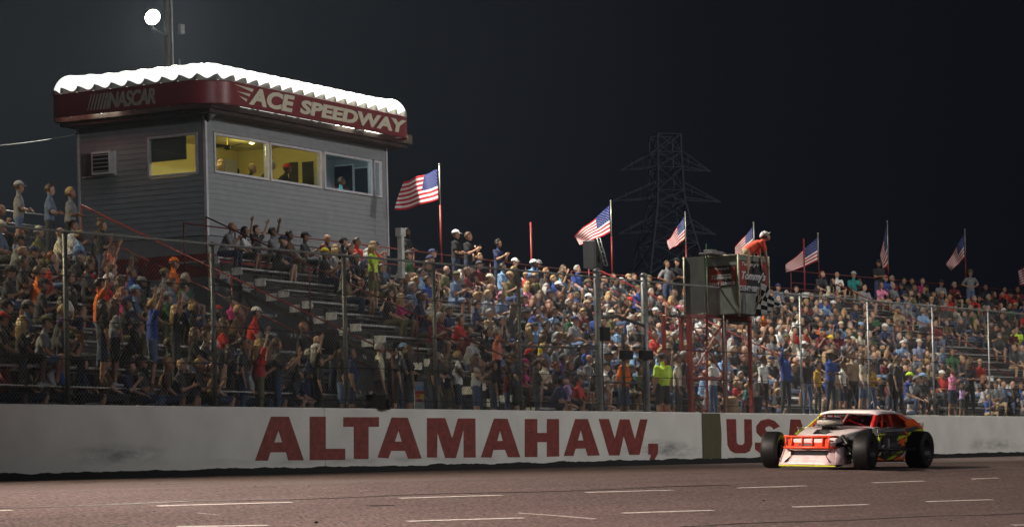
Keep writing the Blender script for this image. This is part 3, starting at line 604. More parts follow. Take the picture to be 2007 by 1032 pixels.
# resample finely
sam = []; step = .0775; t = 0; i = 0
while t < acc:
    while d_[i+1] < t: i += 1
    f = (t-d_[i])/max(1e-9, d_[i+1]-d_[i]); a, b = path[i], path[i+1]
    sam.append((t, a[0][0]+(b[0][0]-a[0][0])*f, a[0][1]+(b[0][1]-a[0][1])*f, a[1][0]+(b[1][0]-a[1][0])*f, a[1][1]+(b[1][1]-a[1][1])*f)); t += step
INM = .95
def inner_of(t): e_ = min(1, max(0, (min(t, acc-t)-.6)/1.8)); return .5+(INM-.5)*e_*e_*(3-2*e_)
mb = MB(); NP = 12; HT, IN = .62, .95
for (t, x, y, nx, ny) in sam:
    ph = (t/.62) % 1; sag = math.sin(PI*ph)**.8; IN = inner_of(t)
    for j in range(NP):
        a = j/(NP-1)*PI/2; r = 1-.13*sag*math.sin(min(1, a*1.2)*PI/2*1)
        inn = IN*(1-math.cos(a)); up = HT*math.sin(a)*(1-.03*sag*math.sin(a))-.03*sag*math.sin(2*a)
        inn += .19*sag*math.cos(a)**1.5+.04*sag*math.sin(2*a)
        mb.v.append((x-nx*inn, y-ny*inn, FT+.02+up))
for i in range(len(sam)-1):
    for j in range(NP-1): mb.f.append((i*NP+j, (i+1)*NP+j, (i+1)*NP+j+1, i*NP+j+1)); mb.m.append(0)
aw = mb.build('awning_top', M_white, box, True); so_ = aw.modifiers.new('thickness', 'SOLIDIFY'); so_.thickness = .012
hb = MB()
for (t, x, y, nx, ny) in sam:
    ph = (t/.62) % 1; sag = math.sin(PI*ph)**.8; IN = inner_of(t); top = .13+.19*abs(math.cos(PI*ph))**2
    for j in range(5):
        a = top*j/4; inn = IN*(1-math.cos(a))+.19*sag*math.cos(a)**1.5+.04*sag*math.sin(2*a)-.035; up = HT*math.sin(a)*(1-.03*sag*math.sin(a))-.03*sag*math.sin(2*a); hb.v.append((x-nx*inn, y-ny*inn, FT+.022+up))
for i in range(len(sam)-1):
    for j in range(4): hb.f.append((i*5+j, (i+1)*5+j, (i+1)*5+j+1, i*5+j+1)); hb.m.append(0)
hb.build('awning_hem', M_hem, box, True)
ribs = [q for q in range(0, len(sam), 8) if 8 < q < len(sam)-10]
for q in ribs:
    t, x, y, nx, ny = sam[q]; IN = inner_of(t)
    MB().tube([(x-nx*(IN*(1-math.cos(a))+.02), y-ny*(IN*(1-math.cos(a))+.02), FT+HT*math.sin(a)-.01) for a in (0, .3, .7, 1.1, 1.5)], .014, 5).build('awning_rib', M_steel, box)
for q in ribs[::2]:
    t, x, y, nx, ny = sam[q]; MB().tube([(x-nx*.03, y-ny*.03, FBt+.02), (x-nx*.9, y-ny*.9, FBt+.03)], .016, 5).build('awning_strut', M_steel, box)
IN = .95
MB().box(-.15, X1-IN-.95, -.15, Y1-IN-.9, FT+HT-.12, FT+HT-.04).build('roof_deck', mat('white roof membrane', (.6, .6, .58), .6), box)
# fluorescent fittings below the awning
M_fluo = mat('lit fluorescent tray', (1, 1, .9), .4, 0, 0, emit=((1, .97, .78), 9)); M_fluo2 = mat('dim translucent light tray', (.8, .8, .75), .5, 0, 0, emit=((.95, .95, .88), .9))
for (x0, x1, y, mt) in ((468, 498, -.62, M_fluo2), (505, 555, -.62, M_fluo2), (560, 605, -.62, M_fluo2), (610, 650, -.62, M_fluo2), (654, 690, -.62, M_fluo), (712, 738, -.55, M_fluo)):
    a = FA.hit(x0, 235+(x0-600)*.19, cw-.7)[0]-cs; b = FA.hit(x1, 235+(x1-600)*.19, cw-.7)[0]-cs
    MB().box(a, b, y-.28, y+.12, FBt+.06, FBt+.10).build('light_tray', mt, box)
for (x0, x1) in ((185, 212), (217, 234)):
    a = FA.hitS(x0, 216, cs-.7)[1]-cw; b = FA.hitS(x1, 216, cs-.7)[1]-cw
    MB().box(-.95, -.55, min(a, b), max(a, b), FBt+.06, FBt+.10).build('light_tray', M_fluo, box)
for x, y_ in ((LF+.2, -.7), (-.7, LB-.2)):
    l = bpy.data.lights.new('awning_light', 'POINT'); l.energy = 40; l.color = (1, .92, .6); l.shadow_soft_size = .1; o = bpy.data.objects.new('awning_light', l); C.objects.link(o); o.parent = box; o.location = (x, y_, FBt+.15)
# lettering on the fascia
M_let = mat('cream lettering', (.64, .60, .46), .6, 0, .06, 5)
def put_text(me, co, mtx, name, mt, parent):
    me.transform(mtx); me.materials.clear(); me.materials.append(mt); o = bpy.data.objects.new(name, me); C.objects.link(o); o.parent = parent; return o
fh = FT-FBt
def fascia_front(body, xpx0, xpx1, hfrac, shear, off, zoff=0, caps_first=None):
    a = FA.hit(xpx0, 205, cw-OV)[0]-cs; b = FA.hit(xpx1, 240, cw-OV)[0]-cs
    me, co = text_mesh(body, 1, .01, off, shear, 1.0); w0, w1 = co[:, 0].min(), co[:, 0].max(); h0, h1 = co[:, 1].min(), co[:, 1].max()
    H = fh*hfrac; M_ = Matrix.Translation((a, -OV-.012, (FT+FBt)/2-H/2+zoff)) @ Matrix.Rotation(PI/2, 4, 'X') @ Matrix.Diagonal(((b-a)/(w1-w0), H/(h1-h0), 1, 1)) @ Matrix.Translation((-w0, -h0, 0))
    return put_text(me, co, M_, 'lettering', M_let, box)
fascia_front('ACE', 487, 578, .80, .22, .045, .02); fascia_front('SPEEDWAY', 587, 796, .66, .16, .045)
# speed streaks before the A
for (x0, y0, x1, y1, h) in ((459, 165, 496, 178, 6), (464, 179, 490, 187, 5), (468, 188, 484, 197, 5)):
    a = FA.hit(x0, y0, cw-OV); b = FA.hit(x1, y1-h/2, cw-OV); c = FA.hit(x1-2, y1+h/2, cw-OV)
    MB().prism([(a[0]-cs, -OV-.003, a[2]), (b[0]-cs, -OV-.003, b[2]), (c[0]-cs, -OV-.003, c[2])], (0, -.018, 0)).build('streak', M_let, box)
M_let2 = mat('darker cream lettering', (.36, .31, .23), .6, 0, .08, 5)  # darker cream for the lettering and stripes on the left face
me, co = text_mesh('NASCAR', 1, .01, .03, .22, .9); w0, w1, h0, h1 = co[:, 0].min(), co[:, 0].max(), co[:, 1].min(), co[:, 1].max()
a = FA.hitS(212, 190, cs-OV)[1]-cw; b = FA.hitS(305, 185, cs-OV)[1]-cw; H = fh*.72
put_text(me, co, Matrix.Translation((-OV-.012, a, (FT+FBt)/2-H/2)) @ Matrix.Rotation(-PI/2, 4, 'Z') @ Matrix.Rotation(PI/2, 4, 'X') @ Matrix.Diagonal(((a-b)/(w1-w0), H/(h1-h0), 1, 1)) @ Matrix.Translation((-w0, -h0, 0)), 'lettering', M_let2, box)
for i in range(7):
    x = 171+i*6.0; a = FA.hitS(x, 195, cs-OV)[1]-cw; wd = .028+.0085*i; sh = .16
    MB().prism([(-OV-.003, a, (FT+FBt)/2-H/2), (-OV-.003, a-wd, (FT+FBt)/2-H/2), (-OV-.003, a-wd-sh, (FT+FBt)/2+H/2), (-OV-.003, a-sh, (FT+FBt)/2+H/2)], (-.018, 0, 0)).build('stripe', M_let2, box)
# loudspeaker horn and clutter under the corner
hn = tag(MB().lathe([(.05, 0), (.07, .05), (.12, .2), (.26, .42), (.27, .44)], 16, Matrix.Rotation(PI*.55, 4, 'Y')).build('horn_speaker', mat('grey plastic', (.12, .12, .12), .6), None, True), 'grey horn loudspeaker hanging under the corner of the awning', 'loudspeaker'); hn.location = FA.P(cs+.1, cw-.5, FBt-.12); hn.rotation_euler.z = AA+PI*.8
# ceiling fan
fx, fzz = bx(443, 275)[0]+.5, ZT-.40
fs_, fw_, fz_ = FA.hit(446, 288, cw+1.3); fan = empty('ceiling_fan', FA.P(fs_, fw_, fz_+.72), AA, 'ceiling fan seen through the first yellow window', 'ceiling fan')
MB().tube([(0, 0, ZT-.36-fz_-.72), (0, 0, -.66)], .025, 8).build('rod', mat('brass', (.5, .35, .08), .3, .9, .1), fan); MB().lathe([(.02, -.66), (.09, -.68), (.1, -.76), (.05, -.81)], 14).build('motor', M_dark, fan, True)
for q in range(5):
    MB().box(.1, .72, -.07, .07, -.725, -.71, Matrix.Rotation(q*2*PI/5+.35, 4, 'Z') @ Matrix.Rotation(.2, 4, 'X')).build('blade', mat('dark fan wood', (.03, .022, .015), .5), fan)
for (x, y, e, c_) in ((1.6, 1.1, 34, (1, .84, .42)), (4.1, 1.1, 26, (1, .84, .42)), (xp+1.2, .9, 22, (.86, .96, 1))):
    l = bpy.data.lights.new('room_lamp', 'POINT'); l.energy = e*1.5; l.color = c_; l.shadow_soft_size = .15; o = bpy.data.objects.new('room_lamp', l); C.objects.link(o); o.parent = box; o.location = (x, y, ZT-.62)
    MB().ball((x, y, ZT-.47), .1, .1, .04, 12, 6).build('lamp_shade', mat('lit lamp globe %d' % (x > xp), c_, .4, 0, 0, emit=(c_, 1.2)), box, True)
# overhead wire to the left of the press box
a = FA.P(cs, cw+LB, bl(152, 263)[1]); b = at_d(-60, 290, 62)
tag(MB().tube([a+(b-a)*i/8-UP*.05*math.sin(PI*i/8) for i in range(9)], .013, 5).build('overhead_wire', mat('dull wire', (.13, .13, .12), .7), None, True), 'pale overhead wire running from the press box out to the left', 'wire')

# ---------------------------------------------------------------- pole with the lit lamp behind the press box
lp = FA.P(*FA.hit(330, 33, 13.2)); pole = empty('utility_pole', (lp.x, lp.y, 0), 0, 'wooden utility pole with one glaring floodlight rising behind the press box', 'utility pole')
MB().tube([(0, 0, -.4), (0, 0, 27.6)], .17, 10, r1=.13).build('pole', M_wood, pole, True)
for k, (dx, top) in enumerate(((.0, 27), (.22, 12.4))): MB().tube([(RGT.x*(.17+dx)-.14, RGT.y*(.17+dx)-.05, -.3), (RGT.x*(.17+dx)-.14, RGT.y*(.17+dx)-.05, top)], .035, 6).build('conduit', M_steel, pole, True)
lamp_p = FA.P(*FA.hit(299, 34, 12.4))-Vector((lp.x, lp.y, 0))
MB().tube([(0, 0, lamp_p.z-.3), tuple(lamp_p-UP*.35), tuple(lamp_p-UP*.1)], .03, 6).build('lamp_arm', M_steel, pole, True)
tgt = lamp_p+Vector((-.35, -.75, -.42)); fixture(pole, lamp_p, tgt, .26)
MB().box(-.1, .1, -.06, .06, 0, .3).build('junction_box', M_steel, pole, loc=tuple(RGT*.42+UP*(lamp_p.z-.2)))
MB().bar((-1.8, 0, 27.2), (1.8, 0, 27.2), .12, .12).build('crossarm', M_steel, pole)
lw = Vector((lp.x, lp.y, 0))+lamp_p+Vector((-.3, -.6, -.3))
l = bpy.data.lights.new('pole_floodlight', 'SPOT'); l.energy = 14000; l.color = (1, .95, .82); l.spot_size = math.radians(165); l.spot_blend = .5; l.shadow_soft_size = .28
o = bpy.data.objects.new('pole_floodlight', l); C.objects.link(o); o.location = lw; o.rotation_euler = Vector((-.15, -.8, -.75)).to_track_quat('-Z', 'Y').to_euler()

# ---------------------------------------------------------------- far pylon
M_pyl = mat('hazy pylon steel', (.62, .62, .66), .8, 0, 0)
pb = at_d(1310, 560, 420); sp = F/420; py = empty('transmission_tower', (pb.x, pb.y, 0), AW-PI/2+.3, 'faint lattice transmission tower in the dark behind the flags', 'pylon')
def pz(y): return at_d(1300, y, 420).z
mb = MB(); lv = [(pz(265), 1.9), (pz(300), 1.9), (pz(330), 2.0), (pz(375), 2.1), (pz(400), 2.3), (pz(440), 2.9), (pz(480), 3.6), (pz(540), 4.6)]
def sq(z, h): return [Vector((a*h, b*h, z)) for a, b in ((-1, -1), (1, -1), (1, 1), (-1, 1))]
for (za, ha), (zb, hb) in zip(lv, lv[1:]):
    A_, B_ = sq(za, ha), sq(zb, hb)
    for i in range(4):
        j = (i+1) % 4; mb.bar(A_[i], B_[i], .24, .24); mb.bar(A_[i], B_[j], .12, .12); mb.bar(A_[j], B_[i], .12, .12); mb.bar(A_[i], A_[j], .12, .12)
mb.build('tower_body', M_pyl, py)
for zc, L_ in ((pz(328), 7.4), (pz(388), 9), (pz(452), 8)):
    for sgn in (-1, 1):
        mb = MB(); tip = Vector((sgn*L_, 0, zc-.6))
        for b_ in (-1, 1): mb.bar((sgn*1.9, b_*1.9, zc), tip, .16, .16); mb.bar((sgn*1.9, b_*1.9, zc+2.4), tip, .16, .16)
        for f in (.33, .66): mb.bar((sgn*(1.9+(L_-1.9)*f), 0, zc-.3), (sgn*(1.9+(L_-1.9)*f), 0, zc+2.4*(1-f)), .12, .12)
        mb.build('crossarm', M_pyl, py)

# ---------------------------------------------------------------- flag stand over the wall
u1 = at_v(1447, 560, -.35).x; v0, v1_ = -.35, .62; 
SX0, SX1 = u1, at_v(1505, 560, -.35).x; zb_, zt_ = 2.78, 4.42
M_panel = mat('weathered grey-green panel', (.165, .175, .155), .7, .1, .3, 3, .2); M_ban = mat('black banner', (.012, .012, .012), .5); M_banr = mat('red banner', (.21, .022, .018), .5, 0, .12, 3); M_banw = mat('banner silver print', (.45, .45, .45), .5)
fs = empty('flag_stand', (SX0, 0, 0), 0, 'grey paneled starter stand on tall red legs straddling the fence', 'flag stand'); LX = SX1-SX0
def pan(name, x0, x1, y0, y1, z0, z1, mt): o = MB().box(x0, x1, y0, y1, z0, z1).build(name, mt, fs); return o
pan('side_panel', 0, .03, v0, v1_, zb_, zt_, M_panel); o = pan('front_panel', .032, LX, v0, v0+.03, zb_, zt_-.02, M_panel); pan('side_panel', LX, LX+.03, v0, v1_+.5, zb_, zt_-.03, M_panel)
pan('deck', .03, LX, v0+.03, 1.7, zb_, zb_+.05, M_strut); pan('rear_panel', -.10, -.07, v1_+.05, 1.32, zb_+.05, zt_+.02, mat('dark weathered panel', (.055, .06, .052), .7, .1, .35, 3)); pan('rear_panel', -.069, .0, v1_+.02, v1_+.05, zb_+.03, zt_-.04, MATS['dark weathered panel'])
M_cream = mat('rusty cream pipe', (.42, .40, .28), .6, .2, .35, 9)
for (x, y) in ((-.012, v0-.02), (LX+.03, v0-.02), (-.12, 1.34), (-.04, v1_+.02)): MB().tube([(x, y, zb_-.1), (x, y, zt_+.03)], .026, 8).build('corner_pipe', M_cream, fs, True)
MB().tube([(-.012, v0-.02, zt_), (-.012, v1_, zt_)], .022, 6).tube([(0, v0-.02, zt_), (LX, v0-.02, zt_)], .022, 6).build('top_pipe', M_cream, fs, True)
# banners, side (seen obliquely) and front
zbt, zbb = zt_-.28, zt_-.86
so1 = MB().box(-.008, -.002, v0+.06, v1_-.02, zbb, zbt).build('side_banner', M_ban, fs); MB().box(-.011, -.009, v0+.5, v1_-.03, zbb+.02, zbt-.04).build('red_field', M_banr, so1) ; MB().box(-.011, -.009, v0+.08, v0+.2, zbb+.02, zbt-.04).build('red_field', M_banr, so1)
fo1 = MB().box(.03, LX-.02, v0-.008, v0-.002, zt_-1.05, zt_-.14).build('front_banner', M_ban, fs)
MB().prism([(.05, v0-.009, zt_-.17), (.55, v0-.009, zt_-.17), (.35, v0-.009, zt_-.6), (.5, v0-.009, zt_-.86), (.05, v0-.009, zt_-.86)], (0, -.003, 0)).build('red_field', M_banr, fo1)
MB().prism([(1.25, v0-.009, zt_-.17), (LX-.04, v0-.009, zt_-.17), (LX-.04, v0-.009, zt_-.86), (1.45, v0-.009, zt_-.86), (1.55, v0-.009, zt_-.5)], (0, -.003, 0)).build('red_field', M_banr, fo1)
def stext(body, size_w, hgt, x, z, shear, par, side=False, mt=None, off=.02):
    me, co = text_mesh(body, 1, .002, off, shear, 1.0); w0, w1, h0, h1 = co[:, 0].min(), co[:, 0].max(), co[:, 1].min(), co[:, 1].max()
    K = Matrix.Diagonal((size_w/(w1-w0), hgt/(h1-h0), 1, 1)) @ Matrix.Translation((-w0, -h0, 0))
    T2 = (Matrix.Translation((-.014, x, z)) @ Matrix.Rotation(-PI/2, 4, 'Z')) if side else Matrix.Translation((x, v0-.015, z))
    put_text(me, co, T2 @ Matrix.Rotation(PI/2, 4, 'X') @ K, 'lettering', mt or M_banw, par)
stext("Tommy's", 1.35, .30, .18, zt_-.74, .35, fo1, off=.03); stext('DENT SERVICE', 1.5, .15, .06, zt_-1.0, 0, fo1, off=.03); stext("Tommy's", .95, .14, .2, zt_-.32, .35, fo1)
stext("Tommy's", .68, .17, v1_-.1, zbb+.16, .35, so1, True); stext('DENT SERVICE', .84, .085, v1_-.04, zbb+.03, 0, so1, True); stext("Tommy's", .5, .08, v1_-.2, zbt-.13, .35, so1, True)
for (z0, l) in ((.28, .5), (.36, .42)): MB().box(-.0135, -.0115, v0+.22, v0+.22+l, zbt-z0, zbt-z0+.035).build('printed_bar', M_banw, so1)
# legs, braces, ladder
M_leg = mat('red tower steel', (.27, .026, .02), .5, 0, .25, 10)
def leg(x, y, zt=zb_, w_=.12, zb=-.6): MB().box(x-w_/2, x+w_/2, y-w_/2, y+w_/2, zb, zt).build('leg', M_leg, fs)
xl = [at_v(x, 700, y).x-SX0 for x, y in ((1352, .75), (1421, .35), (1471, .35))]
leg(xl[0], .75); leg(xl[1], .36, w_=.10); leg(xl[2], .36, w_=.09); leg(xl[1]-.3, 1.6, w_=.10)
for z in (.98,): MB().bar((xl[0], .75, z), (xl[1], .4, z), .07, .09).bar((xl[1], .36, z), (xl[1]-.3, 1.6, z), .06, .06).build('brace', M_leg, fs)
MB().bar((xl[0], .75, 1.0), (xl[1], .36, 2.6), .035, .035).bar((xl[1], .36, 1.0), (xl[0], .75, 2.6), .035, .035).build('cross_brace', M_leg, fs)
MB().bar((xl[1]-.3, 1.6, 1.6), (xl[2], .36, .2), .035, .035).build('cross_brace', M_leg, fs); leg(xl[0]+.02, 1.6, w_=.09)
MB().bar((xl[0], .75, zb_-.05), (xl[1], .36, zb_-.05), .1, .1).bar((xl[1], .36, zb_-.06), (xl[2], .36, zb_-.06), .1, .1).build('top_beam', M_leg, fs)
la, lb = at_v(1361, 800, 1.15).x-SX0, at_v(1391, 800, .95).x-SX0
ld = MB().bar((la, 1.3, -.5), (la+.05, 1.3, zb_), .04, .05).bar((lb-.1, 1.0, -.5), (lb+.05, 1.0, zb_), .04, .05).build('ladder', M_leg, fs)
for k in range(9): MB().tube([(la, 1.3, -.2+k*.33), (lb-.1+.15*k/9, 1.0, -.2+k*.33)], .015, 5).build('rung', M_leg, ld)
a, b = at_v(1428, 617, .45), at_v(1469, 637, .45); MB().box(a.x-SX0, b.x-SX0, .45, .48, b.z, a.z+.05).build('hanging_panel', mat('grey sign board', (.17, .18, .17), .7, 0, .1), fs)
# clutter on the ledge
tr = tag(MB().box(-.02, .75, .05, .5, 0, .06).box(.08, .35, .12, .4, .06, .14).box(.4, .7, .1, .4, .06, .1).build('equipment_tray', mat('worn grey kit', (.12, .12, .12), .6), None), 'grey equipment tray lying on the flag stand ledge', 'tray'); tr.location = (SX0-.5, .1, zt_+.025); bevel(tr, .01)
gf = tag(MB().tube([(0, 0, -1.0), (.06, 0, .35)], .012, 6).prism([(.05, 0, .3), (.14, .02, -.05), (.12, .02, -.3), (.02, 0, -.25)], (0, .01, 0)).build('rolled_flag', mat('green and cream cloth', (.10, .22, .10), .7)), 'rolled green and cream signal flag standing at the left of the flag stand', 'flag'); gf.location = (SX0-.30, v1_-.1, zt_+.0)
# ================================================================ PEOPLE
def seg_mesh(mb, p0, p1, r0, r1, n=10, flat=1.0, fx=None):
    """closed rounded cone; flat squashes it along fx"""
    p0, p1 = Vector(p0), Vector(p1); d = (p1-p0); L = d.length; d = d/L if L > 1e-6 else UP
    u = Vector(fx) if fx is not None else (UP if abs(d.z) < .9 else Vector((0, 1, 0)))
    x = d.cross(u).normalized(); y = x.cross(d).normalized(); b = len(mb.v); rings = []
    for t, r, k in ((0, r0, -.94), (0, r0, -.5), (0, r0, 0), (1, r1, 0), (1, r1, .5), (1, r1, .94)):
        c = p0+(p1-p0)*t+d*(r*k); rr = r*math.sqrt(max(.02, 1-k*k))
        rings.append([c+(x*math.cos(2*PI*j/n)+y*math.sin(2*PI*j/n)*flat)*rr for j in range(n)])
    for g in rings: mb.v += [tuple(q) for q in g]
    for i in range(5):
        for j in range(n): mb.f.append((b+i*n+j, b+i*n+(j+1) % n, b+(i+1)*n+(j+1) % n, b+(i+1)*n+j)); mb.m.append(0)
    mb.f.append(tuple(b+j for j in range(n))[::-1]); mb.f.append(tuple(b+5*n+j for j in range(n))); mb.m += [0, 0]
def loft(mb, rings, n=16):         # rings: (center, xdir, ydir, rx, ry)
    b = len(mb.v)
    for c, x, y, rx, ry in rings: mb.v += [tuple(c+x*(rx*math.cos(2*PI*j/n))+y*(ry*math.sin(2*PI*j/n))) for j in range(n)]
    for i in range(len(rings)-1):
        for j in range(n): mb.f.append((b+i*n+j, b+i*n+(j+1) % n, b+(i+1)*n+(j+1) % n, b+(i+1)*n+j)); mb.m.append(0)
    mb.f.append(tuple(b+j for j in range(n))[::-1]); mb.f.append(tuple(b+(len(rings)-1)*n+j for j in range(n))); mb.m += [0, 0]
SLOTS = ('skin', 'shirt', 'sleeve', 'forearm', 'pants', 'shin', 'shoe', 'eye', 'lip')
ARMS = {  # directions of upper arm and forearm for the +x side (x is mirrored for the other), palm closing
 'rest': ((.12, -.45, -.86), (-.22, -.88, -.35)), 'clap': ((.10, -.45, -.82), (-.55, -.62, .48)), 'up': ((.42, -.20, .86), (.02, -.22, .97)), 'vee': ((.72, -.15, .62), (.22, -.25, .93)),
 'cross': ((.10, -.35, -.92), (-.90, -.42, .12)), 'phone': ((.28, -.62, -.60), (-.42, -.35, .82)), 'down': ((.16, .05, -.97), (.03, -.22, -.95)), 'hip': ((.62, .10, -.78), (-.72, -.30, -.30)),
 'lean': ((.10, -.75, -.65), (-.30, -.80, .10)), 'point': ((.40, -.80, .20), (.10, -.95, .15)), 'fist': ((.78, -.30, .15), (.05, -.25, .96)), 'chin': ((.05, -.70, -.55), (-.25, -.20, .95)), 'hang': ((.05, -.25, -.97), (.0, -.15, -.98)), 'wave': ((.60, -.35, .55), (-.15, -.1, .98)),
}
def make_body(name, seated=True, sex='m', arms=('rest', 'rest'), lean=.12, yaw=0, nod=0, fat=0, legs='long', sk=1.0, leanx=0.0, spread=.14, res=.021, crouch=0, squat=None):
    mb = MB(); prim = []            # prim: (p0,p1,r0,r1,slot)
    f = 1 if sex == 'm' else 0
    V = Vector
    P = V((0, .02, .10)) if seated else V((0, 0, .95))
    sd = V((leanx, -math.sin(lean), math.cos(lean))).normalized()
    xd = V((1, 0, 0)); xd = (xd-sd*xd.dot(sd)).normalized(); yd = sd.cross(xd)
    sw = .190 if f else .165; TL = .50 if f else .465
    N = P+sd*TL; nd = (sd+V((0, -.12, .55))).normalized(); H = N+nd*.185
    hipr = (.165, .118) if f else (.170, .122); wst = (.155+.05*fat, .112+.09*fat) if f else (.135+.05*fat, .10+.07*fat); ch = (.178+.02*fat, .118+.04*fat) if f else (.155+.02*fat, .108+.03*fat)
    rg = [(P-sd*.07, xd, yd, hipr[0]*.8, hipr[1]*.8), (P, xd, yd, *hipr), (P+sd*.10-yd*.0, xd, yd, hipr[0]*.97+.02*fat, hipr[1]*.98+.05*fat), (P+sd*.2, xd, yd, *wst), (P+sd*.33, xd, yd, *ch), (P+sd*(TL-.08), xd, yd, sw*.93, ch[1]*.86), (P+sd*(TL-.03), xd, yd, sw*.62, .078), (N+sd*.005, xd, yd, .070, .066)]
    loft(mb, rg)
    if not f:
        for s in (-1, 1): mb.ball(P+sd*.315+xd*(s*.068)-yd*(-.0)+(-yd if False else V((0, 0, 0)))+V((0, -.085, -.01)), .062, .055, .058, 10, 6)
    prim += [(P-sd*.1, P+sd*.02, .16, .16, 4), (P+sd*.045, P+sd*(TL-.02), .165, .15, 1)]
    # neck and head
    seg_mesh(mb, N-sd*.03, H-V((0, -.02, .05)), .056 if f else .047, .052 if f else .044)
    prim += [(N+nd*.04, H, .05, .05, 0)]
    MH = Matrix.Translation(H) @ Matrix.Rotation(yaw, 4, 'Z') @ Matrix.Rotation(nod, 4, 'X') @ Matrix.Scale(1.07, 4)
    mb.ball((0, .012, .028), .074, .094, .094, 16, 10, MH); mb.ball((0, -.02, -.035), .058, .070, .078, 14, 8, MH); mb.ball((0, -.042, -.078), .034, .038, .03, 10, 6, MH)
    mb.ball((0, -.094, -.012), .013, .022, .024, 8, 6, MH); mb.ball((0, -.075, .028), .045, .022, .012, 10, 6, MH); mb.ball((0, -.082, -.052), .024, .014, .010, 8, 6, MH)
    for s in (-1, 1): mb.ball((s*.077, .008, -.005), .012, .022, .032, 8, 6, MH)
    prim += [(MH @ V((0, 0, .04)), MH @ V((0, -.02, -.06)), .10, .09, 0)]
    hands = []
    for s, an in zip((1, -1), arms):
        a, b = ARMS[an]; sh = N-sd*.055+xd*(s*(sw-.005))
        R_ = Matrix((xd, yd, sd)).transposed() if an not in ('down', 'hang', 'up', 'vee', 'wave') else Matrix.Identity(3)
        ua = (R_ @ V((a[0]*s, a[1], a[2]))).normalized(); fa = (R_ @ V((b[0]*s, b[1], b[2]))).normalized()
        if an == 'cross' and s < 0: fa = (fa+V((0, -.18, -.12))).normalized()
        la, lf = (.285, .25) if f else (.262, .23)
        E = sh+ua*la; W = E+fa*lf; ra = .052+.012*fat if f else .042+.01*fat
        seg_mesh(mb, sh-xd*(s*.07)-sd*.02, sh, .072, ra+.016); seg_mesh(mb, sh, E, ra, ra*.80); seg_mesh(mb, sh, sh+ua*la*.62, ra+.010, ra+.016); seg_mesh(mb, E, W, ra*.82, ra*.54)
        prim += [(sh-xd*(s*.06), sh, .08, .075, 1), (sh, sh+ua*la*.66, ra+.02, ra+.02, 2), (sh+ua*la*.74, E, ra, ra, 3), (E, W, ra*.8, ra*.6, 3), (W, W+fa*.05, .03, .03, 0)]
        hands.append((W, fa, s, an))
    # legs
    for s in (1, -1):
        hp = P+V((s*.09, 0, -.02)); rt = (.086 if f else .084)+.014*fat
        if seated:
            k = hp+V((s*spread*.5, -.43, .03)); an_ = k+V((s*.0, .05-.03*s, -.44))
        elif squat: k = hp+V((s*.05, -.38, -.10)); an_ = k+V((0, .22, -.42))
        else: k = hp+V((s*.025, -.02-.02*s, -.43)); an_ = V((s*(.115+spread*.2), .02-.03*s, .085))
        seg_mesh(mb, hp, k, rt, rt*.74); seg_mesh(mb, k, an_, rt*.70, rt*(.50 if legs == 'long' else .44))
        if legs == 'short':
            seg_mesh(mb, hp, hp+(k-hp)*.84, rt+.008, rt*.98)
        cp = k+(an_-k)*.32; seg_mesh(mb, cp+V((0, .012, 0)), cp+(an_-k)*.12, rt*.64, rt*.58)
        toe = an_+V((s*.03, -.15, -.045)); seg_mesh(mb, an_+V((0, .03, -.04)), toe, .043, .034, flat=.8)
        prim += [(hp, hp+(k-hp)*.88, rt*1.1, rt*1.05, 4), (k, an_-(an_-k)*.08, rt*.8, rt*.6, 5), (an_+V((0, .03, -.035)), toe, .06, .05, 6)]
        if legs == 'long': prim.append((k-(k-hp)*.14, k, rt*.9, rt*.9, 4))
        else: prim.append((k-(k-hp)*.1, k, rt*.75, rt*.75, 5))
    me = mb.mesh(name, []); o = bpy.data.objects.new(name, me); C.objects.link(o)
    rm = o.modifiers.new('r', 'REMESH'); rm.mode = 'VOXEL'; rm.voxel_size = res; rm.use_smooth_shade = True
    sm = o.modifiers.new('s', 'SMOOTH'); sm.factor = .5; sm.iterations = 2
    dg = bpy.context.evaluated_depsgraph_get(); dg.update(); me2 = bpy.data.meshes.new_from_object(o.evaluated_get(dg)); bpy.data.objects.remove(o); bpy.data.meshes.remove(me)
    nv, nf = len(me2.vertices), len(me2.polygons)
    co = np.empty(nv*3); me2.vertices.foreach_get('co', co); co = co.reshape(-1, 3)
    fc = np.empty(nf*3); me2.polygons.foreach_get('center', fc); fc = fc.reshape(-1, 3)
    best = np.full(nf, 1e9); reg = np.zeros(nf, int)
    for p0, p1, r0, r1, sl in prim:
        p0, p1 = np.array(p0), np.array(p1); d = p1-p0; t = np.clip(((fc-p0) @ d)/max(1e-9, d @ d), 0, 1); q = np.linalg.norm(fc-(p0+t[:, None]*d), axis=1)-(r0+(r1-r0)*t)
        mk = q < best; best[mk] = q[mk]; reg[mk] = sl
    faces = [tuple(p.vertices) for p in me2.polygons]; out = MB(); out.v = [tuple(c) for c in co]; out.f = faces; out.m = reg.tolist()
    # hands: palm, four fingers, thumb
    for W, fa, s, an in hands:
        sd_ = fa.cross(V((0, 0, 1))); sd_ = sd_.normalized() if sd_.length > .1 else V((1, 0, 0)); nrm = sd_.cross(fa).normalized()
        if an in ('clap', 'phone', 'up', 'vee', 'fist', 'wave', 'chin'): sd_, nrm = nrm, V((-s, 0, 0)); sd_ = fa.cross(nrm).normalized(); nrm = sd_.cross(fa).normalized()*1
        curl = .85 if an in ('fist', 'phone', 'chin', 'hip') else (.12 if an in ('up', 'vee', 'wave', 'clap') else .4)
        inw = nrm if nrm.dot(V((-s, -.3, -.6))) > 0 else -nrm
        out.mi = 0; seg_mesh(out, W-fa*.01, W+fa*.075, .026, .034, 8, .55, inw)
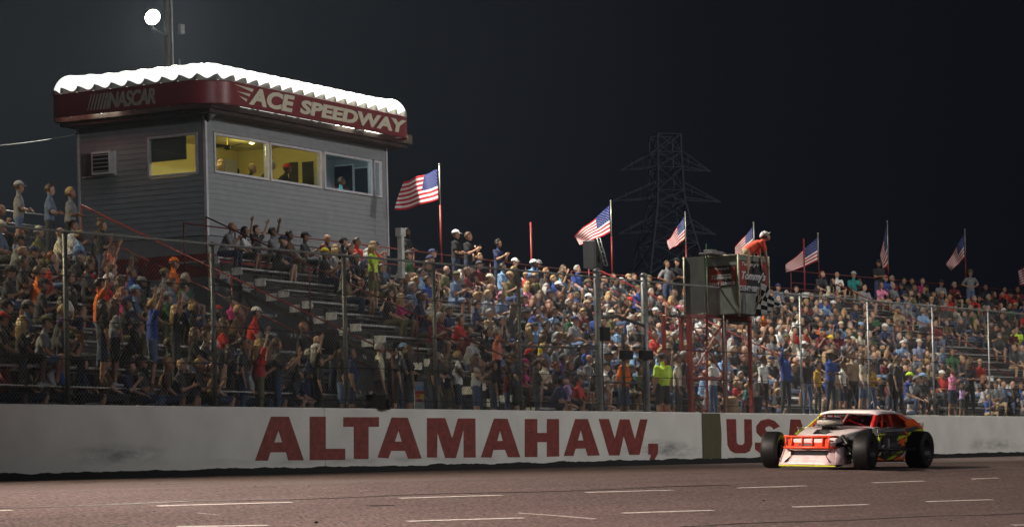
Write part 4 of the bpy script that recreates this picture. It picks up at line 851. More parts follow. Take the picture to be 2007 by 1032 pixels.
        for q in range(4):
            l = (.062, .072, .068, .055)[q]; b0 = W+fa*.085+sd_*((q-1.5)*.019); b1 = b0+(fa*(1-curl*.5)+inw*curl*.6).normalized()*l*.55; b2 = b1+(fa*(1-curl)+inw*curl*1.2+fa*.05).normalized()*l*.5
            out.tube([b0-fa*.02, b0, b1, b2], .0105, 5, r1=.007)
        sgn = 1 if (sd_.dot(V((0, 0, 1)))) > 0 else -1
        t0 = W+fa*.03+sd_*(sgn*.024); out.tube([t0, t0+(fa*.6+sd_*sgn*.7+inw*.2)*.04, t0+(fa*.95+sd_*sgn*.6+inw*.4)*.07], .012, 5, r1=.008)
    out.mi = 7
    for s in (-1, 1): out.ball((s*.030, -.083, .010), .014, .010, .008, 8, 4, MH); out.ball((s*.030, -.088, .033), .020, .008, .005, 6, 4, MH)
    out.mi = 8; out.ball((0, -.093, -.052), .024, .007, .007, 8, 4, MH)
    m2 = out.mesh(name, [], True)
    for sl in SLOTS: m2.materials.append(SLOTM[sl])
    m2.polygons.foreach_set('material_index', out.m); m2.update(); bpy.data.meshes.remove(me2)
    return dict(mesh=m2, MH=MH, seated=seated, sex=sex, arms=arms, legs=legs, top=(MH @ Vector((0, 0, .12))).z, name=name, fat=fat)

def cloth(name, col, **k): return mat(name, col, .88, 0, .22, 9, .9, **k)
M_eye = mat('dark eye', (.02, .015, .012), .4, 0, 0); M_lip = mat('lip', (.28, .09, .07), .6, 0, 0)
SKIN = [mat('skin %d' % i, c, .55, 0, .1, 14) for i, c in enumerate(((.36, .20, .13), (.31, .165, .105), (.25, .125, .075), (.40, .24, .17), (.10, .05, .032)))]
HAIRC = {'dark': (.018, .012, .009), 'brown': (.07, .038, .02), 'blond': (.34, .22, .09), 'grey': (.30, .29, .27), 'red': (.16, .05, .02)}
HAIRM = {k: mat(k+' hair', v, .5, 0, .35, 40, .5) for k, v in HAIRC.items()}
COL = {'black': (.014, .014, .016), 'charcoal': (.04, .04, .045), 'grey': (.18, .18, .19), 'pale grey': (.36, .36, .37), 'white': (.66, .65, .63), 'navy': (.018, .026, .075), 'blue': (.022, .06, .27), 'light blue': (.20, .34, .55), 'slate blue': (.10, .14, .22),
       'turquoise': (.10, .42, .50), 'red': (.42, .025, .02), 'maroon': (.12, .014, .02), 'orange': (.62, .13, .015), 'salmon': (.62, .20, .13), 'pink': (.68, .22, .36), 'magenta': (.45, .04, .16), 'purple': (.07, .03, .13), 'lilac': (.45, .30, .58), 'yellow': (.66, .48, .03),
       'gold': (.45, .26, .03), 'neon yellow': (.50, .72, .05), 'green': (.025, .09, .035), 'olive': (.11, .10, .045), 'tan': (.36, .25, .15), 'brown': (.10, .055, .03), 'teal': (.02, .20, .19), 'cream': (.55, .50, .38)}
CLOTH = {k: cloth(k+' cloth', v) for k, v in COL.items()}
def stripes(name, a, b, sc=14, plaid=False):
    m = cloth(name, a); n = m.node_tree; bs = n.nodes['Principled BSDF']; t = n.nodes.new('ShaderNodeTexCoord'); wv = n.nodes.new('ShaderNodeTexWave'); wv.bands_direction = 'Z'; wv.inputs['Scale'].default_value = sc
    r = n.nodes.new('ShaderNodeValToRGB'); r.color_ramp.interpolation = 'CONSTANT'; r.color_ramp.elements[0].color = (*a, 1); r.color_ramp.elements[1].position = .5; r.color_ramp.elements[1].color = (*b, 1)
    n.links.new(t.outputs['Object'], wv.inputs[0]); n.links.new(wv.outputs[0], r.inputs[0]); n.links.new(r.outputs[0], bs.inputs['Base Color']); return m
CLOTH['striped'] = stripes('striped cloth', (.03, .03, .04), (.35, .36, .38)); CLOTH['blue striped'] = stripes('blue striped cloth', (.04, .07, .25), (.45, .48, .55), 12); CLOTH['plaid'] = stripes('grey checked cloth', (.12, .12, .14), (.40, .40, .42), 9)
def varied(name, col, n=4):
    return [CLOTH[name]]
DENIM = [mat('denim %d' % i, c, .9, 0, .2, 12) for i, c in enumerate(((.035, .055, .12), (.02, .028, .055), (.09, .13, .22)))]
SHOE = [mat('shoe %d' % i, c, .6, 0, .1) for i, c in enumerate(((.03, .03, .03), (.45, .45, .45), (.12, .06, .03)))]
SLOTM = dict(skin=SKIN[0], shirt=CLOTH['grey'], sleeve=CLOTH['grey'], forearm=SKIN[0], pants=DENIM[0], shin=DENIM[0], shoe=SHOE[0], eye=M_eye, lip=M_lip)
# hair and headgear meshes in head space (facing -y)
def shellball(mb, rx, ry, rz, c, keep, n=20, k=14, jit=0, seed=1):
    r = random.Random(seed); b = len(mb.v); c = Vector(c); ids = {}
    for i in range(k+1):
        a = PI*i/k
        for j in range(n):
            q = Vector((math.sin(a)*math.cos(2*PI*j/n), math.sin(a)*math.sin(2*PI*j/n), math.cos(a))); s = 1+r.uniform(-jit, jit)
            ids[i, j] = (len(mb.v), q); mb.v.append((c.x+q.x*rx*s, c.y+q.y*ry*s, c.z+q.z*rz*s))
    for i in range(k):
        for j in range(n):
            g = [ids[i, j], ids[i+1, j], ids[i+1, (j+1) % n], ids[i, (j+1) % n]]
            if all(keep(q[1]) for q in g): mb.f.append(tuple(q[0] for q in g)); mb.m.append(mb.mi)
def hair_short(sd=1):
    mb = MB(); shellball(mb, .083, .103, .104, (0, .014, .030), lambda q: q.z > -.55+max(0, -q.y)*1.35 and not (q.z < .15 and q.y < -.15), jit=.045, seed=sd); return mb
def hair_long(sd=1, ln=.24):
    mb = hair_short(sd); r = random.Random(sd)
    for i in range(26):
        a = -.35+ (PI+.7)*i/25; x, y = math.cos(a)*.083, .015+math.sin(a)*.098
        l = ln*r.uniform(.8, 1.1); mb.tube([(x*.92, y*.9, .03), (x*1.05, y*1.03, -.06), (x*1.12, y*1.05+.008, -.06-l*.5), (x*.98+r.uniform(-.01, .01), y*.92+.01, -.06-l)], .022, 5, r1=.012)
    return mb
def hair_pony(sd=1, bun=False):
    mb = hair_short(sd)
    if bun: mb.ball((0, .07, .13), .042, .042, .04, 10, 7)
    else: mb.tube([(0, .10, .06), (0, .15, .05), (0, .165, -.04), (.01, .14, -.15)], .03, 7, r1=.012)
    return mb
def cap_mesh(back=False):
    mb = MB(); s = 1 if not back else -1
    shellball(mb, .090, .109, .108, (0, .012, .034), lambda q: q.z > .12, 22, 16)
    b = len(mb.v)          # brim
    for rr, z in ((.0, .048), (1, .034)):
        for j in range(9):
            a = PI*(.14+.72*j/8); x = math.cos(a)*.088; y = math.sin(a)*.10; mb.v.append((x*(1-.06*rr), s*(-(y+rr*.078*math.sin(a))+.012*(1 if s > 0 else -1)), z))
    for dz in (.0,):
        for j in range(8): mb.f.append((b+j, b+9+j, b+10+j, b+j+1)); mb.m.append(0)
    return mb
def hat_wide():
    mb = MB(); mb.lathe([(.155, .045), (.15, .05), (.092, .06), (.088, .12), (.06, .145), (.001, .15)], 20, Matrix.Translation((0, .012, 0))); return mb
def beard():
    mb = MB(); shellball(mb, .064, .078, .086, (0, -.022, -.036), lambda q: q.y < .25 and q.z < -.08 and not (q.y < -.72 and q.z > -.42), 18, 12, .03); return mb
def muffs():
    mb = MB(); mb.tube([(.092*math.cos(a), .01, .03+.125*math.sin(a)) for a in [PI*i/10 for i in range(11)]], .010, 6); return mb
def hooded():
    mb = MB(); shellball(mb, .100, .118, .125, (0, .02, .01), lambda q: not (q.y < -.45 and q.z < .62), 20, 14, .02); return mb
HG = {}
for k, v in (('short', hair_short(1)), ('messy', hair_short(5)), ('long', hair_long(1)), ('longer', hair_long(4, .30)), ('ponytail', hair_pony(2)), ('bun', hair_pony(3, True)), ('cap', cap_mesh()), ('backcap', cap_mesh(True)), ('hat', hat_wide()), ('beard', beard()), ('band', muffs()), ('hood', hooded())):
    me_ = v.mesh(k, HAIRM['dark'], True); HG[k] = me_
def thick(me, t):        # give sheet headgear a thickness once
    o = bpy.data.objects.new('t', me); C.objects.link(o); s_ = o.modifiers.new('s', 'SOLIDIFY'); s_.thickness = t; s_.offset = 1; dg = bpy.context.evaluated_depsgraph_get(); dg.update(); m2 = bpy.data.meshes.new_from_object(o.evaluated_get(dg)); bpy.data.objects.remove(o); return m2
for k in ('short', 'messy', 'cap', 'backcap', 'beard', 'hood'): HG[k] = thick(HG[k], .006)
ear = MB(); 
for s in (-1, 1): ear.lathe([(.001, 0), (.036, 0), (.038, .015), (.030, .032), (.001, .034)], 12, Matrix.Translation((s*.078, .008, -.002)) @ Matrix.Rotation(s*PI/2, 4, 'Y'))
HG['cups'] = ear.mesh('cups', M_dark, True)

# ---- the body library
B = {}
def lib(key, **k): B[key] = make_body('body_'+key, **k)
for key, k in dict(
  s_rest=dict(arms=('rest', 'rest'), yaw=.35), s_rest2=dict(arms=('rest', 'rest'), lean=.25, yaw=.1, legs='short'), s_clap=dict(arms=('clap', 'clap'), yaw=.3), s_clap2=dict(arms=('clap', 'clap'), lean=.2, yaw=-.2, legs='short'),
  s_up=dict(arms=('up', 'rest'), yaw=.3, lean=.05), s_up2=dict(arms=('rest', 'wave'), yaw=.3, lean=.05, legs='short'), s_vee=dict(arms=('vee', 'vee'), yaw=.25, lean=0), s_cross=dict(arms=('cross', 'cross'), yaw=.3), s_phone=dict(arms=('phone', 'rest'), yaw=.2), s_lean=dict(arms=('lean', 'lean'), lean=.55, nod=-.25, yaw=.25, legs='short'),
  s_lean2=dict(arms=('lean', 'chin'), lean=.45, nod=-.2, yaw=.5), s_fat=dict(arms=('rest', 'rest'), fat=1, yaw=.3, legs='short', spread=.3), s_fatc=dict(arms=('cross', 'cross'), fat=.8, yaw=.15, spread=.3),
  f_rest=dict(sex='f', arms=('rest', 'rest'), yaw=.3, legs='short'), f_clap=dict(sex='f', arms=('clap', 'clap'), yaw=.35), f_vee=dict(sex='f', arms=('vee', 'up'), yaw=.2, lean=0), f_phone=dict(sex='f', arms=('phone', 'rest'), yaw=.1, legs='short'), f_lean=dict(sex='f', arms=('lean', 'lean'), lean=.45, nod=-.2, yaw=.3), f_cross=dict(sex='f', arms=('cross', 'cross'), yaw=.4, legs='short'), f_fat=dict(sex='f', arms=('rest', 'rest'), fat=1, yaw=.3)).items(): lib(key, **k)
for key, k in dict(
  t_down=dict(arms=('down', 'down'), yaw=.2), t_downs=dict(arms=('down', 'hang'), yaw=.3, legs='short'), t_cross=dict(arms=('cross', 'cross'), yaw=.3), t_up=dict(arms=('down', 'wave'), yaw=.3), t_up2=dict(arms=('up', 'vee'), yaw=.2, legs='short'), t_clap=dict(arms=('clap', 'clap'), yaw=.3), t_hip=dict(arms=('hip', 'hip'), yaw=.3, legs='short'), t_fat=dict(arms=('down', 'down'), fat=1, yaw=.2, legs='short'), t_fatc=dict(arms=('cross', 'cross'), fat=.9, yaw=.3),
  u_down=dict(sex='f', arms=('down', 'hang'), yaw=.3, legs='short'), u_cross=dict(sex='f', arms=('cross', 'cross'), yaw=.35), u_up=dict(sex='f', arms=('vee', 'up'), yaw=.2), u_clap=dict(sex='f', arms=('clap', 'clap'), yaw=.3, legs='short')).items(): lib(key, seated=False, lean=.03, **k)
POSE = dict(s_rest='hands on knees', s_rest2='bare knees', s_clap='clapping', s_clap2='clapping', s_up='one arm raised', s_up2='one arm waving', s_vee='both arms raised', s_cross='arms crossed', s_phone='hand at face', s_lean='elbows on knees', s_lean2='chin on hand', s_fat='wide-kneed', s_fatc='heavyset arms crossed', f_rest='hands on knees', f_clap='clapping', f_vee='both arms raised', f_phone='hand at face', f_lean='elbows on knees', f_cross='arms crossed', f_fat='hands on lap',
  t_down='arms at sides', t_downs='arms hanging', t_cross='arms crossed', t_up='one arm waving', t_up2='both arms raised', t_clap='clapping', t_hip='hands on hips', t_fat='heavyset', t_fatc='heavyset arms crossed', u_down='arms at sides', u_cross='arms crossed', u_up='both arms raised', u_clap='clapping')
used_labels = set()
def person(body, loc, rz, shirt, hair='short', hairc='dark', cap=None, where='', sc=1.0, skin=None, legc=None, extra=(), group=None, sleeve='short', label=None, muffs_=False, rnd=random):
    b = B[body]; t = bpy.data.objects.new('person', b['mesh']); C.objects.link(t); t.location = loc; t.rotation_euler = (0, 0, rz); t.scale = (sc, sc, sc)
    sk = SKIN[skin] if skin is not None else rnd.choice(SKIN[:4]+SKIN[:4]+[SKIN[4]] if True else SKIN)
    sh = CLOTH[shirt]; lg = legc or rnd.choice(DENIM+[CLOTH['charcoal'], CLOTH['black'], CLOTH['black'], CLOTH['charcoal'], CLOTH['olive'], DENIM[1]]); sh2 = lg if b['legs'] == 'long' else sk
    mm = dict(skin=sk, shirt=sh, sleeve=sh if sleeve != 'none' else sk, forearm=sh if sleeve == 'long' else sk, pants=lg, shin=sh2, shoe=rnd.choice(SHOE), eye=M_eye, lip=M_lip)
    for i, sl in enumerate(SLOTS): s_ = t.material_slots[i]; s_.link = 'OBJECT'; s_.material = mm[sl]
    def head(me, nm, mt, z=0):
        o = bpy.data.objects.new(nm, me); C.objects.link(o); o.parent = t; o.matrix_local = b['MH'] @ Matrix.Translation((0, 0, z)); o.material_slots[0].link = 'OBJECT'; o.material_slots[0].material = mt; return o
    fem = b['sex'] == 'f' or hair in ('long', 'longer', 'ponytail', 'bun')
    if hair != 'bald': head(HG[hair], 'hood' if hair == 'hood' else 'hair', HAIRM[hairc] if hair != 'hood' else sh)
    if cap: 
        kind = 'backcap' if cap.startswith('~') else ('hat' if cap.startswith('^') else 'cap'); c = cap.lstrip('~^'); head(HG[kind], 'hat' if kind == 'hat' else 'cap', CLOTH[c])
    if 'beard' in extra: head(HG['beard'], 'beard', HAIRM[hairc])
    if 'muffs' in extra: head(HG['band'], 'ear_muffs_band', M_dark); head(HG['cups'], 'ear_muffs', rnd.choice([M_dark, M_redl]))
    if label is None:
        who = ('girl' if fem else 'boy') if sc < .9 else ('woman' if fem else 'man')
        who = 'person'
        who = {True: ('girl', 'woman'), False: ('boy', 'man')}[fem][sc >= .9]
        if cap: hd = {'~': 'backwards ', '^': ''}.get(cap[0], '')+cap.lstrip('~^')+(' hat' if cap[0] == '^' else ' cap')
        else: hd = {'bald': 'shaved head', 'short': 'short %s hair' % hairc, 'messy': 'messy %s hair' % hairc, 'long': 'long %s hair' % hairc, 'longer': 'flowing %s hair' % hairc, 'ponytail': '%s ponytail' % hairc, 'bun': '%s hair bun' % hairc, 'hood': 'hood up'}[hair]
        top = {'none': 'tank top', 'long': 'sweatshirt'}.get(sleeve, 'shirt')
        ps = POSE[body]; label = '%s in %s %s, %s, %s, %s' % (who, shirt, top, hd, ps, where)
    t['label'] = label; t['category'] = 'person'
    if group: t['group'] = group
    return t
# ================================================================ CROWD
GRP = 'spectators watching the race'
CAR_U, CAR_V = 74, -22
rc = random.Random(42)
BL = {'1': (FA, -19.9, -7.1, 13, ZA), '2': (FA, .25, 22.0, 14, ZA), '3': (FB, -17.9, -1.6, 14, ZB), '4': (FB, .7, 28, 17, ZB)}
BNAME = {'1': 'left bleachers', '2': 'middle bleachers', '3': 'flag-stand bleachers', '4': 'far bleachers'}
placed = []          # (block,row,s,px x)
people = []          # dicts
def turn(p, ang):    # face partly towards the car
    d = math.atan2(CAR_V-p.y, CAR_U-p.x); return d+PI/2
def face(Fr, p, k=.8):
    b = Fr.a; t = turn(p, 0); dd = (t-b+PI) % (2*PI)-PI; dd = max(-1.1, min(1.1, dd)); return b+dd*k+rc.uniform(-.22, .22)
def ord_(i): return ['first', 'second', 'third', 'fourth', 'fifth', 'sixth', 'seventh', 'eighth', 'ninth', 'tenth', 'eleventh', 'twelfth', 'thirteenth', 'fourteenth', 'fifteenth', 'sixteenth', 'seventeenth'][i]
def snap(x, y, seated=True, sc=1.0, blocks='1234'):
    hz = (.78 if seated else 1.66-.43)*sc if seated else 1.66*sc-.43
    best = None
    for k in blocks:
        Fr, s0, s1, n, zb = BL[k]
        for i in range(2 if k == '1' else 0, n):
            s, w_, z = Fr.hit(x, y, (i-8)*RUN-(.06 if seated else .36))
            if s0-.2 <= s <= s1+.2:
                e = abs(z-(zb+i*RISE+hz))
                if best is None or e < best[0]: best = (e, k, i, s)
    return best
def seatpos(k, i, s, seated, sc=1.0):
    Fr, s0, s1, n, zb = BL[k]
    return Fr.P(s, (i-8)*RUN-(0.0 if seated else .36), zb+i*RISE-(0 if seated else .43)+(0 if sc > .95 or not seated else .0)), Fr
def add(x, y, body, shirt, hair='short', hairc='dark', cap=None, blocks=None, ground=None, **k):
    """head centre pixel -> a seat row (or the ground strip behind the fence at distance `ground`)"""
    sc = k.pop('sc', 1)*rc.uniform(1.06, 1.16); seated = B[body]['seated']
    if ground is not None:
        p = at_v(x, y, ground); hz = 1.66*sc if not seated else .78*sc+.45
        z = p.z-hz; base = gb(p.x)
        if abs(z-base) < .35: sc = max(.6, min(1.14, sc*(1+(z-base)/1.66))) if not seated else sc
        p.z = base if not seated else base+.45
        Fr = FA if x < 1250 else FB; people.append(dict(body=body, p=p, Fr=Fr, shirt=shirt, hair=hair, hairc=hairc, cap=cap, sc=sc, k=k, blk='g', row=0, s=0, x=x, feat=True)); return
    b = snap(x, y, seated, sc, blocks or '1234')
    if b is None: return
    _, kk, i, s = b; s = max(BL[kk][1], min(BL[kk][2], s))
    for q in placed:
        if q[0] == kk and q[1] == i and abs(q[2]-s) < .36: return
    p, Fr = seatpos(kk, i, s, seated, sc); placed.append((kk, i, s)); people.append(dict(body=body, p=p, Fr=Fr, shirt=shirt, hair=hair, hairc=hairc, cap=cap, sc=sc, k=k, blk=kk, row=i, s=s, x=x, feat=True))
Zs = {3: (0, 400, .4069), 4: (400, 400, .4069), 5: (800, 400, .4069), 6: (1200, 400, .4069), 7: (1550, 400, .4069), 1: (0, 0, .4068)}
sx_ = lambda: rc.choice(['s_rest', 's_rest2', 's_clap', 's_lean', 's_cross', 's_phone', 's_fat', 's_rest', 's_clap2', 's_lean2'])
sf_ = lambda: rc.choice(['f_rest', 'f_clap', 'f_phone', 'f_lean', 'f_cross', 'f_fat'])
st_ = lambda: rc.choice(['t_down', 't_cross', 't_downs', 't_clap', 't_hip', 't_fat'])
L_ = '''3 75 165 m grey short dark black
3 110 290 m charcoal short dark
3 180 310 m orange short brown
3 35 320 m charcoal short dark black
3 240 345 m red hood dark - sc.7
3 315 370 m black messy dark
3 195 400 m charcoal short dark black
3 485 105 F:u_cross black bun brown
3 410 205 m:s_rest slate_blue bald grey
3 480 215 f:f_vee yellow long blond
3 545 210 f:f_vee salmon short brown
3 425 300 m charcoal short dark - beard
3 525 310 m:s_vee blue messy brown - sc.8
3 630 335 m:s_vee salmon short brown ~charcoal sc.8
3 835 262 m:s_rest orange short brown orange
3 790 322 m grey short dark olive
3 680 385 m charcoal short dark grey beard
3 825 400 m:s_rest slate_blue short brown
3 885 380 m:s_rest grey short dark black
3 300 430 f white longer dark
3 475 400 M:t_up orange short dark
3 590 440 f:f_rest magenta long red
3 650 440 m:s_rest slate_blue short brown light_blue
3 605 500 m black short dark navy
3 720 460 f brown long brown
3 130 525 m slate_blue short dark grey
3 165 490 m black short dark
3 30 520 m black short dark black
3 10 630 m:s_rest charcoal short dark red
3 490 530 F:u_down black longer dark
3 548 555 F:u_down striped long brown
3 730 500 M:t_up2 blue short blond
3 845 600 F:u_up black long blond
3 930 520 f black bun blond
3 990 580 f white bun brown
3 1075 565 f:f_clap red long brown
3 300 665 m charcoal short dark purple
3 410 640 f black short blond
3 110 712 f black longer blond
3 200 700 m grey short dark olive
3 240 770 f charcoal long dark
3 505 760 f grey long dark
3 610 772 f black longer dark
3 720 780 f pale_grey long blond
3 840 752 m:s_fat slate_blue short dark black
3 940 790 f black long brown
3 995 762 f charcoal bun brown
3 55 830 m:s_rest lilac short brown
3 520 860 f black short dark
3 595 850 f black long dark
4 95 130 m grey bald grey
4 195 140 f white long dark
4 335 120 m:s_up grey short dark
4 410 150 m brown short dark
4 485 150 m charcoal short dark black
4 585 170 m black bald brown
4 640 190 m black short dark black
4 735 165 m:s_fat red short dark
4 820 155 m red short dark charcoal
4 810 195 F:u_down neon_yellow long blond
4 885 68 M:t_down black short dark
4 970 70 M:t_cross black short dark - beard
4 680 280 m cream short grey
4 680 312 m:s_fat orange bald grey
4 580 255 m black short dark yellow
4 955 300 m charcoal short dark
4 1045 345 m light_blue short dark
4 1075 290 m charcoal short brown
4 960 350 m charcoal short grey
4 890 450 m black short dark
4 950 460 f:f_phone magenta long blond
4 1030 430 m navy short dark
4 135 495 m magenta short dark charcoal
4 15 580 f white short brown
4 105 590 F:u_cross black long blond
4 345 640 M:t_clap charcoal messy brown g
4 210 640 m pale_grey short brown
4 260 620 F:u_up red long blond g
4 535 690 F:u_up black long brown g
4 700 635 M:t_fat navy short dark g
4 840 690 M:t_down cream short grey g
4 905 697 M:t_downs charcoal short dark black g
4 957 688 M:t_cross grey short dark light_blue g
4 385 840 m:s_lean charcoal short blond olive gs
4 430 812 m:s_lean navy short dark navy gs
4 20 760 f charcoal long brown
4 285 805 m black short dark black gs
4 1095 720 M:t_down black short dark g
5 60 340 m light_blue short dark
5 225 90 M:t_cross black short dark white
5 285 85 M:t_clap black short brown
5 230 180 m:s_fat white short dark
5 430 130 M:t_clap navy short dark - muffs
5 515 275 m black short dark white
5 575 280 m light_blue short dark white
5 620 285 m navy short dark grey
5 380 345 m charcoal short dark cream
5 430 390 f:f_vee pink long brown - sc.75
5 490 350 m olive short brown tan
5 575 378 f:f_clap pink long blond
5 665 325 m:s_phone charcoal short blond
5 735 330 f turquoise short brown
5 820 325 m:s_fat blue short grey - beard
5 915 340 m grey bald grey
5 890 385 m pale_grey short dark
5 725 405 m charcoal short brown white
5 870 445 m charcoal short dark white
5 765 475 m charcoal short grey
5 810 492 f white long brown
5 650 512 m slate_blue bald brown
5 705 530 f light_blue short brown
5 580 515 m blue short dark
5 510 490 f black long brown
5 630 545 f light_blue short brown
5 450 575 m charcoal short dark grey
5 425 645 M:t_up salmon short grey
5 505 630 m navy short dark - muffs
5 555 600 f striped long blond
5 650 610 f yellow long brown
5 690 645 m striped short grey
5 250 572 m:s_fat red short brown
5 350 600 f black ponytail dark
5 120 570 f maroon short blond
5 152 545 m maroon short grey
5 310 665 m pale_grey short dark charcoal
5 445 690 m slate_blue short dark charcoal
5 415 745 m charcoal short dark light_blue
5 495 735 m olive short blond
5 130 718 M:t_cross charcoal short dark black g
5 235 722 F:u_clap white messy blond g:none
5 322 732 F:u_clap pale_grey long brown g:none
5 485 800 m black short dark magenta
5 560 785 f magenta short dark magenta
5 578 802 m:s_fat salmon short grey grey
5 705 740 m:s_lean purple short dark grey
5 850 682 m blue short brown
5 690 852 m:s_lean navy short dark navy gs
5 770 850 f:f_rest lilac bun dark
5 812 822 m:s_rest red short dark charcoal gs
5 910 882 m:s_lean grey short brown - sc.8:gs
5 1040 350 m charcoal short dark tan
5 1028 388 m grey short dark white
5 1030 440 m blue short dark black
5 1090 360 f charcoal short brown
5 940 572 m purple short blond
5 995 500 m grey short dark
5 1050 512 m:s_rest yellow short brown
5 895 760 m charcoal short dark
5 800 700 f charcoal short dark
6 260 235 M:t_hip grey short brown
6 308 232 M:t_cross black short dark black
6 40 430 m blue short dark charcoal
6 125 442 m blue short brown olive
6 190 440 m grey short grey
6 232 472 m charcoal bald brown
6 287 447 f:f_rest white long blond
6 345 492 m grey short grey
6 110 565 m white short grey white
6 178 560 F:u_down plaid long brown
6 135 590 f pink long dark
6 265 572 f black long brown
6 308 632 m charcoal short dark pink
6 240 660 M:t_fat neon_yellow short dark charcoal g
6 340 722 M:t_fat charcoal short grey g
6 50 690 M:t_fat orange short dark g
6 410 612 m white short grey ^cream
6 580 652 m slate_blue short dark charcoal
6 682 640 m:s_vee white short blond
6 722 520 m:s_rest2 orange short brown charcoal
6 475 690 m white bald brown
6 590 842 f red bun blond - sc.7:gs
6 640 850 f:f_rest teal short blond - sc.6:gs
6 722 738 F:u_down white short brown g
6 830 690 M:t_up blue short grey g:long
6 862 640 m cream short grey
6 900 682 m white short dark white
6 935 745 M:t_down black short dark g
6 880 610 m:s_rest red short dark
7 135 330 m charcoal short red
7 225 310 m:s_clap white bald brown
7 305 335 m teal short dark pale_grey
7 420 235 M:t_cross black short dark black none
7 437 380 f pink long brown
7 405 355 m charcoal short dark
7 490 355 m maroon short grey
7 545 365 m black short brown
7 585 360 m charcoal short brown
7 630 370 m magenta short brown
7 600 402 f charcoal short red
7 720 375 m grey short dark black
7 790 380 m maroon short grey
7 825 295 M:t_cross navy short brown
7 862 272 M:t_hip grey short dark olive
7 867 392 m red short blond - sc.7
7 690 430 f black hood dark
7 955 443 m charcoal short grey
7 1030 402 m red short dark
7 1095 402 m maroon short brown
7 165 450 m blue short grey
7 145 575 f:f_rest orange short brown - none
7 125 500 m charcoal short grey
7 215 520 m charcoal short dark
7 240 560 m black short brown
7 62 600 m red short dark
7 340 590 m black short dark light_blue
7 455 600 m navy short grey white
7 195 632 m black short dark yellow
7 300 665 m charcoal short grey cream
7 400 692 f grey short brown
7 525 672 m light_blue short brown white
7 335 700 M:t_clap blue short dark - g
7 620 680 m blue_striped short dark cream
7 150 705 f black long blond
7 565 832 m:s_rest blue short dark neon_yellow gs
7 188 780 M:t_cross blue short dark tan g
7 207 792 M:t_fatc tan short dark olive g
7 245 765 F:u_down white short dark g
7 322 775 M:t_downs black short dark g:none
7 125 772 M:t_down gold short dark g
7 385 772 F:u_cross gold short brown g
7 480 782 M:t_down black short grey g
7 775 790 F:u_clap pink ponytail dark g
7 822 880 F:u_clap lilac long brown - g:sc.72
7 565 902 m:s_lean grey short dark grey gs
7 630 890 m:s_rest charcoal short dark light_blue gs
7 600 922 f:f_rest red short blond - gs:sc.7
7 1092 600 m:s_fat neon_yellow short brown
7 955 510 m charcoal short grey
7 795 500 f cream short brown
7 680 800 m black short dark
7 925 872 m pale_grey short brown
7 640 510 m light_blue short grey
7 550 490 m grey short brown
7 1000 640 m charcoal short dark grey
7 700 560 m maroon short brown
7 470 530 m slate_blue short dark
1 85 862 M:t_cross grey short brown pale_grey
1 235 895 M:t_cross slate_blue messy brown
1 335 930 F:u_cross grey messy blond'''
for line in L_.split('\n'):
    a = line.split(); z = Zs[int(a[0])]; x, y = z[0]+float(a[1])*z[2], z[1]+float(a[2])*z[2]
    kind = a[3]; body = kind.split(':')[1] if ':' in kind else {'m': sx_, 'f': sf_, 'M': st_}[kind](); shirt = a[4].replace('_', ' '); hair, hc = a[5], a[6]; cap = a[7].replace('_', ' ') if len(a) > 7 and a[7] not in ('-', 'g', 'gs') and not a[7].startswith('g:') and a[7] not in ('beard', 'muffs', 'none') and not a[7].startswith('sc') else None
    rest = ':'.join(a[7:]).split(':'); kw = {}; ex = []; gr = None
    for q in rest:
        if q == 'g': gr = 1.25
        elif q == 'gs': gr = 1.7
        elif q.startswith('sc'): kw['sc'] = float(q[2:])
        elif q in ('beard', 'muffs'): ex.append(q)
        elif q in ('none', 'long') and q != a[5]: kw['sleeve'] = q
    if ex: kw['extra'] = tuple(ex)
    blocks = None
    if x < 420: blocks = '1'
    elif x < 1195: blocks = '2' if x > 470 or y < 540 else '1'
    elif x < 1560: blocks = '3'
    else: blocks = '34'
    if gr is None and x < 430 and y > 725: gr = 1.5+.0*y
    if gr is None and blocks == '2' and y > 640 and x < 800: gr = 1.5 if B[body]['seated'] else 1.25
    add(x, y, body, shirt, hair, hc, cap, blocks=blocks, ground=gr, **kw)
# ---- everyone else in the seats
DARKS = ['black', 'black', 'black', 'charcoal', 'charcoal', 'navy', 'charcoal', 'black', 'black', 'charcoal', 'slate blue', 'black', 'grey', 'navy', 'black', 'charcoal', 'charcoal', 'charcoal', 'black', 'navy', 'grey', 'grey', 'maroon', 'slate blue', 'olive', 'brown', 'pale grey', 'white', 'light blue', 'red', 'slate blue', 'blue', 'cream', 'maroon', 'tan', 'striped', 'green', 'black', 'charcoal', 'charcoal', 'black', 'charcoal', 'brown', 'grey']
def randlook(blk):
    fem = rc.random() < .38
    body = rc.choice(['f_rest', 'f_clap', 'f_phone', 'f_lean', 'f_cross', 'f_fat']) if fem else rc.choice(['s_rest', 's_rest', 's_rest2', 's_clap', 's_lean', 's_cross', 's_phone', 's_fat', 's_fatc', 's_lean2', 's_clap2'])
    if rc.random() < .05: body = rc.choice(['s_up', 's_up2', 's_vee', 'f_vee'])
    fem = body[0] == 'f'
    hair = rc.choice(['long', 'longer', 'ponytail', 'bun', 'long', 'short']) if fem else rc.choice(['short', 'short', 'messy', 'bald'])
    hc = rc.choice(['dark', 'brown', 'brown', 'blond', 'grey', 'red'] if fem else ['dark', 'brown', 'brown', 'grey', 'blond'])
    cap = None
    if rc.random() < (.12 if fem else .45): cap = rc.choice(['', '', '', '~'])+rc.choice(['black', 'black', 'navy', 'white', 'grey', 'charcoal', 'charcoal', 'red', 'tan', 'olive', 'navy', 'cream'])
    if cap and hair in ('bun', 'hood'): hair = 'long'
    return body, rc.choice(DARKS), hair, hc, cap
def clump(i, s): return .5+.5*math.sin(s*1.1+i*1.9+math.sin(s*.43+i*.7)*2.2)
